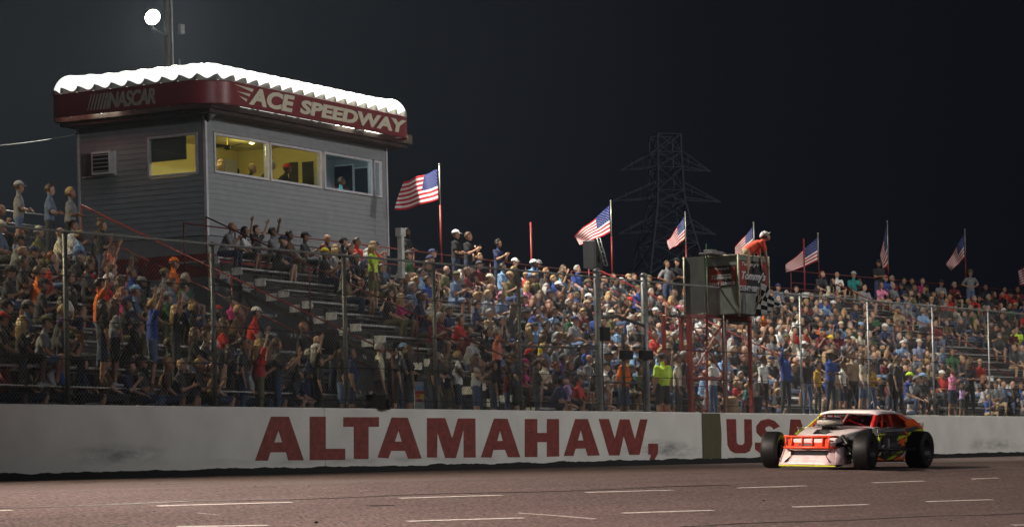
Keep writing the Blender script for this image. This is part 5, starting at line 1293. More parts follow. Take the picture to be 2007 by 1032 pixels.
def density(blk, i, s, x, y):
    c = clump(i, s)
    if c < .17: return .08
    if blk == '1': return .72
    if blk == '2':
        e = s-(.2+rc.uniform(0, .5)); 
        near = 1.7+max(0, (7-i))*.05
        if s < near and i < 12: return 0
        return .58 if i > 10 else .76
    if blk == '3': return .78
    if blk == '4':
        if s < 2.2 and i < 15: return .05
        if s < 6 and i < 13: return .32
        return .62 if i < 13 else .7
for kk, (Fr, s0, s1, n, zb) in BL.items():
    for i in range(2 if kk == '1' else 0, n):
        s = s0+.2+rc.uniform(0, .3)
        while s < s1-.2:
            p, _ = seatpos(kk, i, s, True); x, y, sc_ = proj(p)
            if -30 < x < 2040 and rc.random() < density(kk, i, s, x, y) and not any(q[0] == kk and q[1] == i and abs(q[2]-s) < .56 for q in placed):
                body, shirt, hair, hc, cap = randlook(kk); placed.append((kk, i, s))
                people.append(dict(body=body, p=p, Fr=Fr, shirt=shirt, hair=hair, hairc=hc, cap=cap, sc=rc.choice([1.1, 1.1, 1.12, 1.07, 1.14, 1.03, .86]), k={}, blk=kk, row=i, s=s, x=x, feat=False))
            s += rc.uniform(.64, .82)
for x in range(12, 440, 37):
    body, shirt, hair, hc, cap = randlook('1')
    if body not in ('s_vee', 'f_vee', 's_up', 's_up2'): add(x+rc.uniform(-9, 9), 752, body, shirt, hair, hc, cap, ground=.95)
for x, y, body, shirt, hair, hc in ((448, 640, 'u_cross', 'black', 'longer', 'dark'), (474, 662, 't_down', 'charcoal', 'short', 'dark'), (505, 690, 't_clap', 'black', 'messy', 'dark'), (578, 702, 'u_up', 'black', 'long', 'brown'), (604, 690, 't_cross', 'navy', 'short', 'grey'), (668, 688, 'u_down', 'black', 'ponytail', 'brown'), (742, 700, 't_downs', 'charcoal', 'short', 'grey'),
                            (390, 700, 'u_clap', 'black', 'long', 'dark'), (330, 706, 't_down', 'charcoal', 'short', 'brown'), (60, 712, 't_cross', 'black', 'short', 'dark'), (215, 708, 'u_down', 'navy', 'long', 'blond'), (1050, 712, 't_clap', 'charcoal', 'short', 'brown'), (858, 700, 't_down', 'black', 'short', 'dark'), (878, 706, 'u_down', 'navy', 'long', 'dark'), (935, 706, 't_cross', 'charcoal', 'short', 'grey'), (965, 712, 't_downs', 'black', 'messy', 'brown'), (992, 716, 'u_cross', 'maroon', 'ponytail', 'brown')):
    add(x, y, body, shirt, hair, hc, None, ground=1.45)
# standing people strolling behind the fence
for x, y, body, shirt in ((625, 705, 't_down', 'black'), (800, 722, 'u_down', 'black'), (1010, 735, 't_hip', 'navy'), (1325, 640, 't_down', 'cream'), (1395, 660, 't_cross', 'white'), (1690, 735, 'u_down', 'cream'), (1670, 728, 't_down', 'tan'), (1760, 742, 't_down', 'charcoal'), (1900, 752, 'u_cross', 'black')):
    add(x, y, body, shirt, 'short' if body[0] == 't' else 'long', 'brown', None, ground=1.1)
vis = [q for q in people]
for q in vis: q['scale'] = proj(q['p'])[2]
vis.sort(key=lambda q: -(q['scale']+(12 if q['feat'] else 0)))
NEAR = 296
def where(q):
    x = q['x']; Fr_ = q['blk']
    if Fr_ == 'g': 
        lm = [(520, 'left of the letters'), (640, 'above the letter L'), (760, 'above the letter T'), (860, 'above the second A'), (950, 'above the M'), (1100, 'above the H'), (1200, 'left of the gate'), (1290, 'at the gate'), (1400, 'left of the flag stand'), (1500, 'under the flag stand'), (1600, 'right of the flag stand'), (1720, 'above the race car'), (2100, 'right of the car')]
        return 'fence, '+next(n for a, n in lm if x < a)
    return '%s row of %s' % (ord_(q['row']), BNAME[Fr_])
cnt = {}; npl = 0
for q in vis[:NEAR]:
    tries = 0
    while True:
        kk = q['k']; hd = (q['cap'] or (q['hair'], q['hairc'])); key = (q['shirt'], hd, POSE[q['body']], where(q), B[q['body']]['sex'], q['sc'] < .9, kk.get('sleeve'))
        if key not in used_labels: used_labels.add(key); break
        q['hairc'] = rc.choice(list(HAIRC)); q['cap'] = rc.choice([None, 'black', 'white', 'navy', 'red', 'tan', 'grey', 'olive'])
        tries += 1
        if tries > 6 and not q['feat']: q['shirt'] = rc.choice(DARKS)
    seated = B[q['body']]['seated']; p = q['p'].copy()
    person(q['body'], p, face(q['Fr'], p, .75 if seated else .9)+(0 if q['body'] not in ('t_fat',) or q['blk'] != 'g' else 2.2 if q['shirt'] == 'neon yellow' else 0), q['shirt'], q['hair'], q['hairc'], q['cap'], where=where(q), sc=q['sc'], group=GRP, rnd=rc, **q['k'])
# the rest: one mass of low detail figures
lowc = {}
def low(me, ratio):
    key = (me.name, ratio)
    if key in lowc: return lowc[key]
    o = bpy.data.objects.new('l', me); C.objects.link(o); d = o.modifiers.new('d', 'DECIMATE'); d.ratio = ratio; t3 = o.modifiers.new('t', 'TRIANGULATE')
    dg = bpy.context.evaluated_depsgraph_get(); dg.update(); m2 = bpy.data.meshes.new_from_object(o.evaluated_get(dg)); bpy.data.objects.remove(o)
    nv, nf = len(m2.vertices), len(m2.polygons); co = np.empty(nv*3, np.float32); m2.vertices.foreach_get('co', co); vi = np.empty(nf*3, np.int32); m2.loops.foreach_get('vertex_index', vi); mi = np.empty(nf, np.int32); m2.polygons.foreach_get('material_index', mi)
    lowc[key] = (co.reshape(-1, 3), vi.reshape(-1, 3), mi); return lowc[key]
mats_ = []; midx = {}
def mid(m):
    if m.name not in midx: midx[m.name] = len(mats_); mats_.append(m)
    return midx[m.name]
VV, TT, MM = [], [], []; nv_ = 0
for q in vis[NEAR:]:
    b = B[q['body']]; p = q['p']; seated = b['seated']
    Mx = Matrix.Translation(p) @ Matrix.Rotation(face(q['Fr'], p), 4, 'Z') @ Matrix.Scale(q['sc'], 4)
    sk = rc.choice(SKIN[:4]); lg = rc.choice(DENIM+[CLOTH['charcoal'], CLOTH['black'], CLOTH['tan']]); sh = CLOTH[q['shirt']]
    mm = [mid(z) for z in (sk, sh, sh, sk, lg, lg if b['legs'] == 'long' else sk, SHOE[0], M_eye, M_lip)]
    items = [(b['mesh'], Mx, mm, .22)]
    if q['hair'] != 'bald': items.append((HG[q['hair']], Mx @ b['MH'], [mid(HAIRM[q['hairc']])]*3, .5))
    if q['cap']: items.append((HG['backcap' if q['cap'][0] == '~' else 'cap'], Mx @ b['MH'], [mid(CLOTH[q['cap'].lstrip('~^')])]*3, .6))
    for me, M_, ml, rt in items:
        co, tr, mi = low(me, rt); A_ = np.array(M_); VV.append(co @ A_[:3, :3].T+A_[:3, 3]); TT.append(tr+nv_); MM.append(np.array(ml)[mi]); nv_ += len(co)
if VV:
    V_ = np.concatenate(VV).astype(np.float32); T_3 = np.concatenate(TT).astype(np.int32); M_3 = np.concatenate(MM).astype(np.int32)
    me = bpy.data.meshes.new('crowd'); me.vertices.add(len(V_)); me.vertices.foreach_set('co', V_.ravel()); me.loops.add(T_3.size); me.loops.foreach_set('vertex_index', T_3.ravel()); me.polygons.add(len(T_3)); me.polygons.foreach_set('loop_start', np.arange(0, T_3.size, 3, dtype=np.int32)); me.polygons.foreach_set('loop_total', np.full(len(T_3), 3, np.int32)); me.polygons.foreach_set('material_index', M_3); me.polygons.foreach_set('use_smooth', np.ones(len(T_3), bool)); me.update(); me.validate()
    for m_ in mats_: me.materials.append(m_)
    o = bpy.data.objects.new('crowd', me); C.objects.link(o); tag(o, 'mass of smaller spectators filling the rear and far seats of the bleachers', 'crowd', kind='stuff')
print('people', len(vis), 'crowd tris', 0 if not VV else len(T_3))

# ---- people inside the press box
def inbox(px, py, depth, body, shirt, hair, hc, cap, label, rz=0, front=True, sc=1.22, **k):
    py -= 9
    x, z = bx(px, py) if front else (0, 0)
    if not front: y_, z = bl(px, py); p = FA.P(cs+depth, cw+y_, z)
    else:
        s, w_, z = FA.hit(px, py, cw+depth); p = FA.P(s, w_, z)
    b = B[body]; hz = (b['MH'] @ Vector((0, 0, 0))).z*sc; p = Vector((p.x, p.y, p.z-hz))
    person(body, p, AA+rz, shirt, hair, hc, cap, label=label, sc=sc, rnd=rc, group='people inside the press box', **k)
inbox(430, 331, .85, 'f_rest', 'black', 'long', 'blond', None, 'woman with long blond hair at the left edge of the first press box window', .9)
inbox(477, 340, 1.0, 'f_lean', 'charcoal', 'messy', 'blond', None, 'blond person leaning low in the middle of the first press box window', .9)
inbox(508, 333, .9, 's_lean', 'black', 'short', 'dark', 'cream', 'man in cream cap and black shirt at the right of the first press box window', .7)
inbox(541, 340, .9, 's_lean', 'black', 'short', 'dark', 'red', 'man in red cap at the left of the second press box window', .8)
inbox(665, 366, .8, 's_rest', 'turquoise', 'short', 'brown', None, 'man in turquoise shirt behind the third press box window', .4, extra=('beard',))
inbox(364, 322, .8, 's_rest', 'black', 'short', 'dark', 'grey', 'man in grey cap seen through the left side window', .9, front=False)
# press box desk clutter
cu_ = tag(MB().lathe([(.03, 0), (.04, .12), (.038, .12), (.028, .005)], 12).build('cup', mat('cream cup', (.7, .62, .4), .5), None, True), 'cream cup on the desk in the second press box window', 'cup'); cu_.location = FA.P(cs+bx(552, 360)[0], cw+.35, WZ0-.0-.12+.0); cu_.location.z = WZ0-.12+.10*0
# ================================================================ FLAGMAN
M_fw = mat('flag white', (.78, .76, .76), .8, 0, .04)
B['flagman'] = make_body('body_flagman', seated=False, arms=('hang', 'hang'), lean=1.05, yaw=-.1, nod=-.55, fat=.35, legs='short', leanx=.18)
hd = at_d(1501, 464, proj(Vector((SX0+.9, -.2, 4.4)))[2] and F/proj(Vector((SX0+.9, -.2, 4.4)))[2])
b = B['flagman']; fa_ = .75; hw = Matrix.Rotation(fa_, 4, 'Z') @ (b['MH'] @ Vector((0, 0, 0)))*1.14
fmp = Vector((hd.x-hw.x, hd.y-hw.y, zb_+.05)); fmp.z = hd.z-hw.z
fm = person('flagman', fmp, fa_, 'salmon', 'short', 'brown', 'white', label='flagman in red-orange shirt and white cap leaning over the starter stand rail', extra=('muffs',), skin=1, sc=1.14, legc=CLOTH['tan'])
fm.material_slots[1].material = cloth('red orange cloth', (.62, .07, .03)); fm.material_slots[2].material = cloth('red orange cloth', (.62, .07, .03))
# checkered flag hanging from his hand: stick and cloth
def cloth_grid(corner, nx, ny, fn):
    return [[corner(i/nx, j/ny)+fn(i/nx, j/ny) for i in range(nx+1)] for j in range(ny+1)]
DF = (fmp-CAM).dot(FWD)-.55
ck = empty('checkered_flag', at_d(1492, 560, DF), 0, 'black and white checkered flag held down over the front of the flag stand', 'flag'); O = ck.location
def P4(x, y, dd=0): return at_d(x, y, DF+dd)-O
cA, cB, cC, cD = P4(1489, 556, .1), P4(1531, 594, -.25), P4(1478, 612, .15), P4(1487, 608, -.2)
def cg(s, t):
    a = P4(1490, 554)*(1-s)+P4(1537, 597, -.35)*s; b_ = P4(1480, 616, .0)*(1-s)+P4(1514, 612, -.35)*s
    return a*(1-t)+b_*t
nx, ny = 24, 24; mb = MB()
for j in range(ny+1):
    for i in range(nx+1):
        s, t = i/nx, j/ny; mb.v.append(tuple(cg(s, t)+Vector((.04*math.sin(s*9+t*3), -.07*math.sin(s*8+t*4), .02*math.sin(s*7)))))
for j in range(ny):
    for i in range(nx): a = j*(nx+1)+i; mb.f.append((a, a+1, a+nx+2, a+nx+1)); mb.m.append(((i*6//nx)+(j*5//ny)) % 2)
o = mb.build('cloth', [M_fw, CLOTH['black']], ck, True); s_ = o.modifiers.new('t', 'SOLIDIFY'); s_.thickness = .004
mb = MB()      # the gathered second flag behind it
for j in range(13):
    for i in range(9):
        s, t = i/8, j/12; a = P4(1484-2*t+s*9, 566+t*52, .12)+Vector((.03*math.sin(s*9), .05*math.sin(s*12+t*2), 0)); mb.v.append(tuple(a))
for j in range(12):
    for i in range(8): a = j*9+i; mb.f.append((a, a+1, a+10, a+9)); mb.m.append((i//2+j//3) % 2)
o = mb.build('folded_cloth', [CLOTH['white'], CLOTH['black']], ck, True); s_ = o.modifiers.new('t', 'SOLIDIFY'); s_.thickness = .004
MB().tube([P4(1494, 548), P4(1483, 618, .05)], .011, 6).build('stick', mat('wooden stick', (.3, .2, .1), .6), ck)

# ================================================================ AMERICAN FLAGS along the back rail
M_fr, M_fw, M_fb = mat('flag red', (.48, .018, .028), .8, 0, .06), mat('flag white', (.78, .76, .76), .8, 0, .04), mat('flag blue', (.014, .030, .17), .8, 0, .06)
M_pole = mat('flagpole metal', (.5, .48, .42), .4, .6, .1)
def star(mb, c, ex, ey, nz, r):
    pts = []
    for k in range(10):
        a = PI/2+k*PI/5; q = r if k % 2 == 0 else r*.42; pts.append(c+ex*(math.cos(a)*q)+ey*(math.sin(a)*q)+nz)
    mb.quad(*pts)
def usflag(tx, ty, by, Fr, w_, tl, tr, bl_, br, label, wave=.10, whitetop=.5, depth=0):
    """pole px (tx, ty..by); cloth corners in px: top hoist, top fly, bottom hoist, bottom fly"""
    s, _, z = Fr.hit(tx, ty, w_); top = Fr.P(s, w_, z); D0 = (top-CAM).dot(FWD); bot = at_d(tx+(by-ty)*.023, by, D0)
    t = empty('american_flag', top, 0, label, 'flag', 'American flags on the back rail')
    zz = bot.z-top.z; MB().tube([(0, 0, zz*whitetop), (0, 0, zz-.2)], .034, 8).build('lower_pole', M_redl, t, True); MB().tube([(0, 0, .06), (0, 0, zz*whitetop)], .022, 8).ball((0, 0, .08), .035, .035, .035, 8, 6).build('upper_pole', M_pole, t, True)
    A_, B_, C_, D_ = [at_d(p[0], p[1], D0+dd)-top for p, dd in ((tl, 0), (tr, depth), (bl_, 0), (br, depth))]
    nr = VF
    ph_ = tx*.37; fr_ = 7+(tx*.13)%4
    def q(s_, t_):
        b = (A_*(1-s_)+B_*s_)*(1-t_)+(C_*(1-s_)+D_*s_)*t_
        sag = 4*s_*(1-s_)*.06*(A_-C_).length
        w1 = math.sin(s_*fr_+t_*2.4+ph_)*wave*1.35*s_**.6; w2 = math.sin(s_*15+t_*5+tx)*wave*.25*s_
        return b+FWD*(w1+w2)*1.2+RGT*(w1*.25)+UP*(w2*.5-sag*.3)
    NX, NY = 40, 26; mb = MB()
    for j in range(NY+1):
        for i in range(NX+1): mb.v.append(tuple(q(i/NX, j/NY)))
    can = MB(); 
    for j in range(NY):
        for i in range(NX):
            a = j*(NX+1)+i; f = (a, a+1, a+NX+2, a+NX+1)
            if i < 16 and j < 14: mb.f.append(f); mb.m.append(2)
            else: mb.f.append(f); mb.m.append((j//2) % 2)
    o = mb.build('cloth', [M_fr, M_fw, M_fb], t, True); so = o.modifiers.new('t', 'SOLIDIFY'); so.thickness = .003; so.offset = 0
    sm = MB()
    for row in range(9):
        for col in range(6 if row % 2 == 0 else 5):
            s_ = .4*(.083+.1667*col+(.083 if row % 2 else 0)); t_ = (7/13)*(.1+.1*row); c = q(s_, t_); ex = (q(s_+.01, t_)-c).normalized(); ey = -(q(s_, t_+.01)-c).normalized(); nz = ex.cross(ey).normalized()
            for sg in (1, -1): star(sm, c, ex, ey, nz*(.005*sg), .0165)
    so_ = sm.build('stars', M_fw, t); so_['kind'] = 'stuff'
VF = None
wA, wB = 14*RUN-6.08, 17*RUN-6.08
usflag(861, 327, 505, FA, wA, (858, 331), (790, 356), (859, 392), (775, 414), 'large American flag nearest the press box, streaming left from its pole', .12, .42, .5)
usflag(1197, 398, 528, FA, wA, (1195, 402), (1124, 462), (1196, 456), (1137, 480), 'American flag drooping left above the tilted black loudspeaker', .08, .5, .4)
usflag(1343, 420, 540, FB, 14*RUN-6.08, (1341, 424), (1308, 472), (1342, 470), (1312, 490), 'American flag hanging beside the grey-shirted man standing left of the flag stand', .08, .5, .3)
usflag(1477, 440, 560, FB, 14*RUN-6.08, (1475, 444), (1440, 484), (1476, 486), (1440, 506), 'American flag half hidden behind the flagman', .08, .5, .3)
usflag(1603, 461, 565, FB, wB, (1602, 465), (1540, 518), (1603, 511), (1541, 535), 'American flag hanging left, next to the bare red post', .08, .5, .5)
usflag(1739, 437, 528, FB, wB, (1737, 442), (1725, 500), (1740, 522), (1730, 527), 'narrow American flag hanging straight down behind the man in black tank top', .05, .9, .25)
usflag(1891, 453, 545, FB, wB, (1889, 457), (1854, 518), (1890, 505), (1864, 531), 'American flag drooping beside the two men standing at the far right', .08, .5, .3)
usflag(2023, 505, 580, FB, wB, (2021, 510), (1996, 530), (2023, 552), (1998, 560), 'last American flag cut off by the right edge of the picture', .06, .5, .3)

# ================================================================ loudspeakers and clutter
def speaker(x0, x1, y0, y1, d, label, tilt=0, yaw=0):
    c = at_d((x0+x1)/2, (y0+y1)/2, d); s = F/d; w_, h = (x1-x0)/s, (y1-y0)/s
    o = empty('loudspeaker', c-UP*h/2, AA+yaw, label, 'loudspeaker'); b = MB().box(-w_/2, w_/2, -.2, .25, 0, h).build('cabinet', M_dark, o); bevel(b, .02)
    MB().box(-w_/2+.03, w_/2-.03, -.225, -.203, .03, h-.03).build('grille', mat('speaker grille', (.03, .03, .032), .8, .2, .3, 60), o)
    MB().lathe([(.02, 0), (.12, .02), (.13, .03)], 16, Matrix.Translation((0, -.232, h*.33)) @ Matrix.Rotation(PI/2, 4, 'X')).build('woofer', M_dark, o, True)
    MB().tube([(0, 0, 0), (0, 0, -2.2 if yaw == 0 else -.9)], .03, 8).build('stand_pole', M_steel, o); o.rotation_euler.x = tilt; return o
speaker(1146, 1180, 472, 526, F/proj(FA.P(20, 2.5, 5))[2], 'black loudspeaker on a pole under the second American flag')
tr = empty('lighting_truss', at_d(1170, 466, F/67), 0, 'short tilted silver truss leaning against the black loudspeaker', 'truss'); O2 = tr.location
p, q = at_d(1170, 466, F/67)-O2, at_d(1185, 520, F/67)-O2; off = RGT*.09
mb = MB().tube([p, q], .02, 6).tube([p+off, q+off], .02, 6)
for k in range(7): a = p+(q-p)*k/6; mb.tube([a, a+off], .014, 5); 
mb.build('chords', M_fencel, tr, True)
speaker(630, 658, 645, 694, F/82, 'black loudspeaker hung on a pole above an orange vest', 0, .3)
speaker(725, 760, 772, 802, F/84, 'black speaker box standing behind the wall near the letter T', 0, .2)
wp = empty('white_post', at_d(786, 495, F/70.5), AA, 'white painted post with a flared top between the two men in black', 'post')
MB().box(-.07, .07, -.07, .07, -.7, .45).build('shaft', mat('white post paint', (.6, .6, .58), .6), wp); MB().box(-.13, .13, -.09, .09, .45, .68).build('head_box', MATS['white post paint'], wp)
# coloured cardboard sign leaning by the fence
cb = empty('poster_board', at_v(822, 775, 1.5), -.1, 'small colourful poster board behind the fence right of the grey-shirted trio', 'poster')
MB().box(-.18, .18, 0, .02, -.42, .35).build('board', CLOTH['pale grey'], cb)
for (x0, x1, z0, z1, c) in ((-.16, .16, .05, .12, 'red'), (-.16, .02, -.06, .04, 'orange'), (.03, .16, -.06, .04, 'yellow'), (-.16, .16, .14, .26, 'light blue'), (-.1, .1, -.15, -.08, 'red')): MB().box(x0, x1, -.006, -.002, z0, z1).build('printed_patch', CLOTH[c], cb)
# wheelchairs / folding chairs near the left fence
def fold_chair(x, y, d, label, rz=0):
    c = at_v(x, y, d); t = empty('folding_chair', (c.x, c.y, gb(c.x)), rz, label, 'chair', 'folding chairs behind the wall')
    MB().box(-.25, .25, -.25, .22, .42, .45).build('seat', CLOTH['black'], t); MB().box(-.25, .25, .22, .25, .5, .95).build('backrest', CLOTH['black'], t)
    for sx in (-.27, .27):
        MB().tube([(sx, -.27, 0), (sx, .24, .5), (sx, .26, 1.0)], .014, 6).build('leg', M_fencel, t, True); MB().tube([(sx, .27, 0), (sx, -.25, .46), (sx, -.25, .64), (sx, .22, .66)], .014, 6).build('leg', M_fencel, t, True)
for x, lab in ((75, 'black folding chair with bright tubes near the left edge of the picture'), (128, 'black folding chair behind the leftmost fence post'), (410, 'folding chair behind the wall left of the large red letter A'), (560, 'folding chair behind the wall above the letter A')): fold_chair(x, 770, 1.6, lab, rc.uniform(-.4, .5))
for x, c, lab in ((1432, 'tan', 'tan cooler box below the flag stand ladder'), (1345, 'black', 'black bin left of the flag stand legs'), (1478, 'black', 'black bin under the flag stand')):
    c0 = at_v(x, 780, 1.1); t = empty('bin', (c0.x, c0.y, gb(c0.x)), .2, lab, 'bin'); b = MB().lathe([(.2, 0), (.24, .55), (.25, .56), (.25, .6)], 18).build('body', CLOTH[c], t, True); MB().lathe([(.26, .6), (.26, .64), (.1, .68), (.02, .69)], 18).build('lid', CLOTH[c], t, True)
bkt = at_v(1525, 705, .0)

# ================================================================ RACE CAR
M_tyre = mat('tyre rubber', (.0045, .0045, .005), .55, 0, .2, 20, spec=.3); M_rim = mat('dark wheel', (.03, .03, .03), .4, .6, .1); M_orange = mat('fluorescent orange paint', (.95, .15, .02), .35, 0, .05, 3, coat=.5)
M_wht = mat('white car paint', (.82, .72, .73), .35, 0, .05, 3, coat=.5); M_yel = mat('fluorescent yellow paint', (.62, .70, .02), .35, 0, .04, coat=.5); M_cgrey = mat('grey car paint', (.085, .085, .09), .35, .2, .15, 4, coat=.5)
M_cblk = mat('black car paint', (.012, .012, .014), .3, 0, .1, coat=.5); M_rcage = mat('red roll cage paint', (.50, .02, .015), .35, 0, .08, coat=.4); M_chrome = mat('polished tube', (.75, .75, .75), .2, 1, 0); M_redor = mat('red orange bumper paint', (.72, .06, .015), .35, 0, .06, coat=.4)
HEAD = math.radians(185.5); Dc = 52.0; hv = Vector((math.cos(HEAD), math.sin(HEAD), 0)); SC = 1.05
fa0 = at_d(1604, 885, Dc); cc = fa0-hv*1.36*SC; cc.z = gz(cc.x, cc.y)+.0
car = empty('race_car', cc, HEAD, 'open-wheeled modified race car, white and orange with yellow slashes and fat black tyres', 'race car'); car.rotation_euler = (-.035, 0, HEAD); car.scale = (SC, SC, SC)
def cpart(mb, name, mt, par=None, sm=False, bv=0):
    o = mb.build(name, mt, par or car, sm)
    if bv: bevel(o, bv)
    return o
def wheel(x, y, r, wd, steer=0):
    s = 1 if y > 0 else -1; M_ = Matrix.Translation((x, y, r)) @ Matrix.Rotation(steer, 4, 'Z') @ Matrix.Rotation(-s*PI/2, 4, 'X')
    h = wd/2; w_ = MB().lathe([(r*.58, -h*.90), (r*.72, -h*.98), (r*.90, -h), (r*.975, -h*.86), (r, -h*.62), (r*1.004, 0), (r, h*.62), (r*.975, h*.86), (r*.90, h), (r*.72, h*.98), (r*.58, h*.90)], 40, M_, cap=False)
    w_ = cpart(w_, 'wheel', M_tyre, None, True)
    rm = cpart(MB().lathe([(r*.58, -h*.9), (r*.56, -h*.5), (r*.56, h*.85), (r*.60, h*.93), (r*.54, h*.86), (r*.50, h*.35), (r*.2, h*.15), (r*.18, h*.35), (r*.06, h*.4), (.001, h*.4)], 32, M_, cap=False), 'rim', M_rim, w_, True)
    for k in range(5):
        a = k*2*PI/5; cpart(MB().lathe([(.012, 0), (.012, .03), (.001, .03)], 8, M_ @ Matrix.Translation((math.cos(a)*r*.12, math.sin(a)*r*.12, h*.4))), 'lug_nut', M_chrome, w_)
    return w_
for x, y, r, wd, st in ((1.36, .90, .335, .31, .10), (1.36, -.90, .335, .31, .10), (-1.36, .88, .35, .37, 0), (-1.36, -.88, .35, .37, 0)): wheel(x, y, r, wd, st)
def quadpanel(rows, name, mt, par=None, th=.012, sm=True):      # rows of points -> surface with thickness
    mb = MB(); n = len(rows[0]); mb.v = [tuple(p) for r in rows for p in r]
    for i in range(len(rows)-1):
        for j in range(n-1): mb.f.append((i*n+j, (i+1)*n+j, (i+1)*n+j+1, i*n+j+1)); mb.m.append(0)
    o = cpart(mb, name, mt, par, sm); s_ = o.modifiers.new('t', 'SOLIDIFY'); s_.thickness = th; s_.offset = 0
    if sm: smooth_angle(o, 40)
    return o
def cross(x, hw_, z, crown, drop, skirt=.16):
    return [(x, -hw_-.02, z-skirt-drop), (x, -hw_, z-drop), (x, -hw_*.6, z+crown*.6), (x, 0, z+crown), (x, hw_*.6, z+crown*.6), (x, hw_, z-drop), (x, hw_+.02, z-skirt-drop)]
quadpanel([cross(.48, .62, .80, .03, .0, .10), cross(.8, .55, .745, .03, .01, .12), cross(1.15, .47, .665, .025, .01, .12), cross(1.45, .42, .59, .02, .01, .10), cross(1.66, .42, .52, .01, .0, .06)], 'hood', M_wht)
cpart(MB().prism([(1.35, -.13, .60), (1.15, -.13, .71), (1.15, .13, .71), (1.35, .13, .60)], (0, 0, .05)), 'hood_vent', M_cblk)
ac2 = cpart(MB().lathe([(.20, 0), (.235, .02), (.235, .13), (.20, .15), (.02, .16)], 24, Matrix.Translation((.86, 0, .86))), 'air_cleaner', mat('air cleaner paper', (.35, .33, .28), .7), None, True)
cpart(MB().lathe([(.25, .13), (.26, .15), (.2, .19), (.02, .20)], 24, Matrix.Translation((.86, 0, .86))), 'lid', M_cblk, ac2, True); cpart(MB().lathe([(.25, -.03), (.26, .0), (.2, .02)], 24, Matrix.Translation((.86, 0, .86))), 'base', M_cblk, ac2, True)
cpart(MB().box(.78, 1.0, -.1, .1, .72, .86), 'carburettor', M_rim)
# nose and valance
M_nose = mat('pinkish white nose paint', (.58, .42, .43), .4, 0, .25, 5, coat=.4)
quadpanel([[(1.66, y, .50-.02*abs(y)) for y in (-.46, -.3, 0, .3, .46)], [(1.74, y, .40) for y in (-.48, -.3, 0, .3, .48)], [(1.79, y, .28) for y in (-.50, -.3, 0, .3, .50)], [(1.86, y, .12) for y in (-.53, -.3, 0, .3, .53)], [(1.90, y, .075) for y in (-.55, -.3, 0, .3, .55)]], 'nose_valance', M_nose)
cpart(MB().box(1.88, 1.915, -.55, .55, .05, .066), 'splitter_edge', M_yel)
cpart(MB().box(1.79, 1.812, -.36, .36, .215, .325), 'radiator_opening', M_cblk)
for s in (-1, 1):
    quadpanel([[(1.90, s*.55, .08), (1.78, s*.50, .36)], [(1.55, s*.60, .08), (1.5, s*.50, .40)], [(1.30, s*.62, .10), (1.30, s*.52, .42)]], 'nose_side', M_nose)
    cpart(MB().prism([(1.80, s*.30, .31), (1.83, s*.36, .22), (1.87, s*.46, .12), (1.86, s*.42, .12)], (.03, 0, .0)), 'painted_slash', M_cblk)
# front bumper cage
bp = MB()
for z in (.585, .385): bp.tube([(1.62, -.48, z), (1.86, -.46, z), (1.90, -.40, z), (1.90, .40, z), (1.86, .46, z), (1.62, .48, z)], .024, 8)
bp = cpart(bp, 'front_bumper', M_redor, None, True)
for y in (-.42, -.30, -.10, .10, .30, .42): cpart(MB().tube([(1.90, y, .385), (1.90, y, .585)], .017, 6), 'upright', M_redor, bp, True)
cpart(MB().box(1.86, 1.872, -.41, .41, .40, .57), 'backing_panel', M_redor, bp)
for y in (-.2, 0, .2): cpart(MB().box(1.874, 1.882, y-.08, y+.08, .475, .545), 'pale_window', mat('glossy pale panel', (.75, .62, .60), .2, 0, .05, coat=.6), bp)
cpart(MB().box(1.874, 1.882, -.18, .12, .42, .455), 'badge', M_chrome, bp)
# suspension and engine bay
for s in (-1, 1):
    sp_ = MB()
    for (xa, za, xb, zb2) in ((1.2, .22, 1.34, .24), (1.5, .22, 1.38, .24), (1.2, .45, 1.34, .44), (1.5, .45, 1.38, .44)): sp_.tube([(xa, s*.40, za), (xb, s*.76, zb2)], .017, 6)
    sp_.tube([(1.36, s*.76, .2), (1.36, s*.76, .48)], .035, 8).tube([(1.36, s*.45, .62), (1.36, s*.68, .26)], .04, 8)
    cpart(sp_, 'suspension', M_rim, None, True)
cpart(MB().tube([(1.66, -.40, .25), (1.66, .40, .25), (.5, .42, .22), (.5, -.42, .22)], .03, 6, True), 'frame_rails', M_rcage)
cpart(MB().box(.62, 1.3, -.26, .26, .24, .64), 'engine_block', mat('engine metal', (.10, .09, .08), .5, .7, .3, 12), bv=.03)
for s in (-1, 1):
    hd_ = MB()
    for k in range(4): hd_.tube([(.72+k*.15, s*.25, .52), (.70+k*.15, s*.40, .48), (.6+k*.08, s*.44, .28), (.45, s*.45, .22)], .024, 6)
    cpart(hd_, 'exhaust_header', M_rim, None, True)
quadpanel([[(1.25, .50, .42), (1.25, .52, .62)], [(.95, .60, .36), (.9, .60, .72)], [(.55, .72, .28), (.5, .66, .80)]], 'fender_panel', M_cgrey)
quadpanel([[(1.25, -.50, .42), (1.25, -.52, .62)], [(.95, -.60, .36), (.9, -.60, .72)], [(.55, -.72, .28), (.5, -.66, .80)]], 'fender_panel', M_yel)
# floor
cpart(MB().box(-1.9, .6, -.66, .66, .12, .14), 'floor_pan', M_cblk)
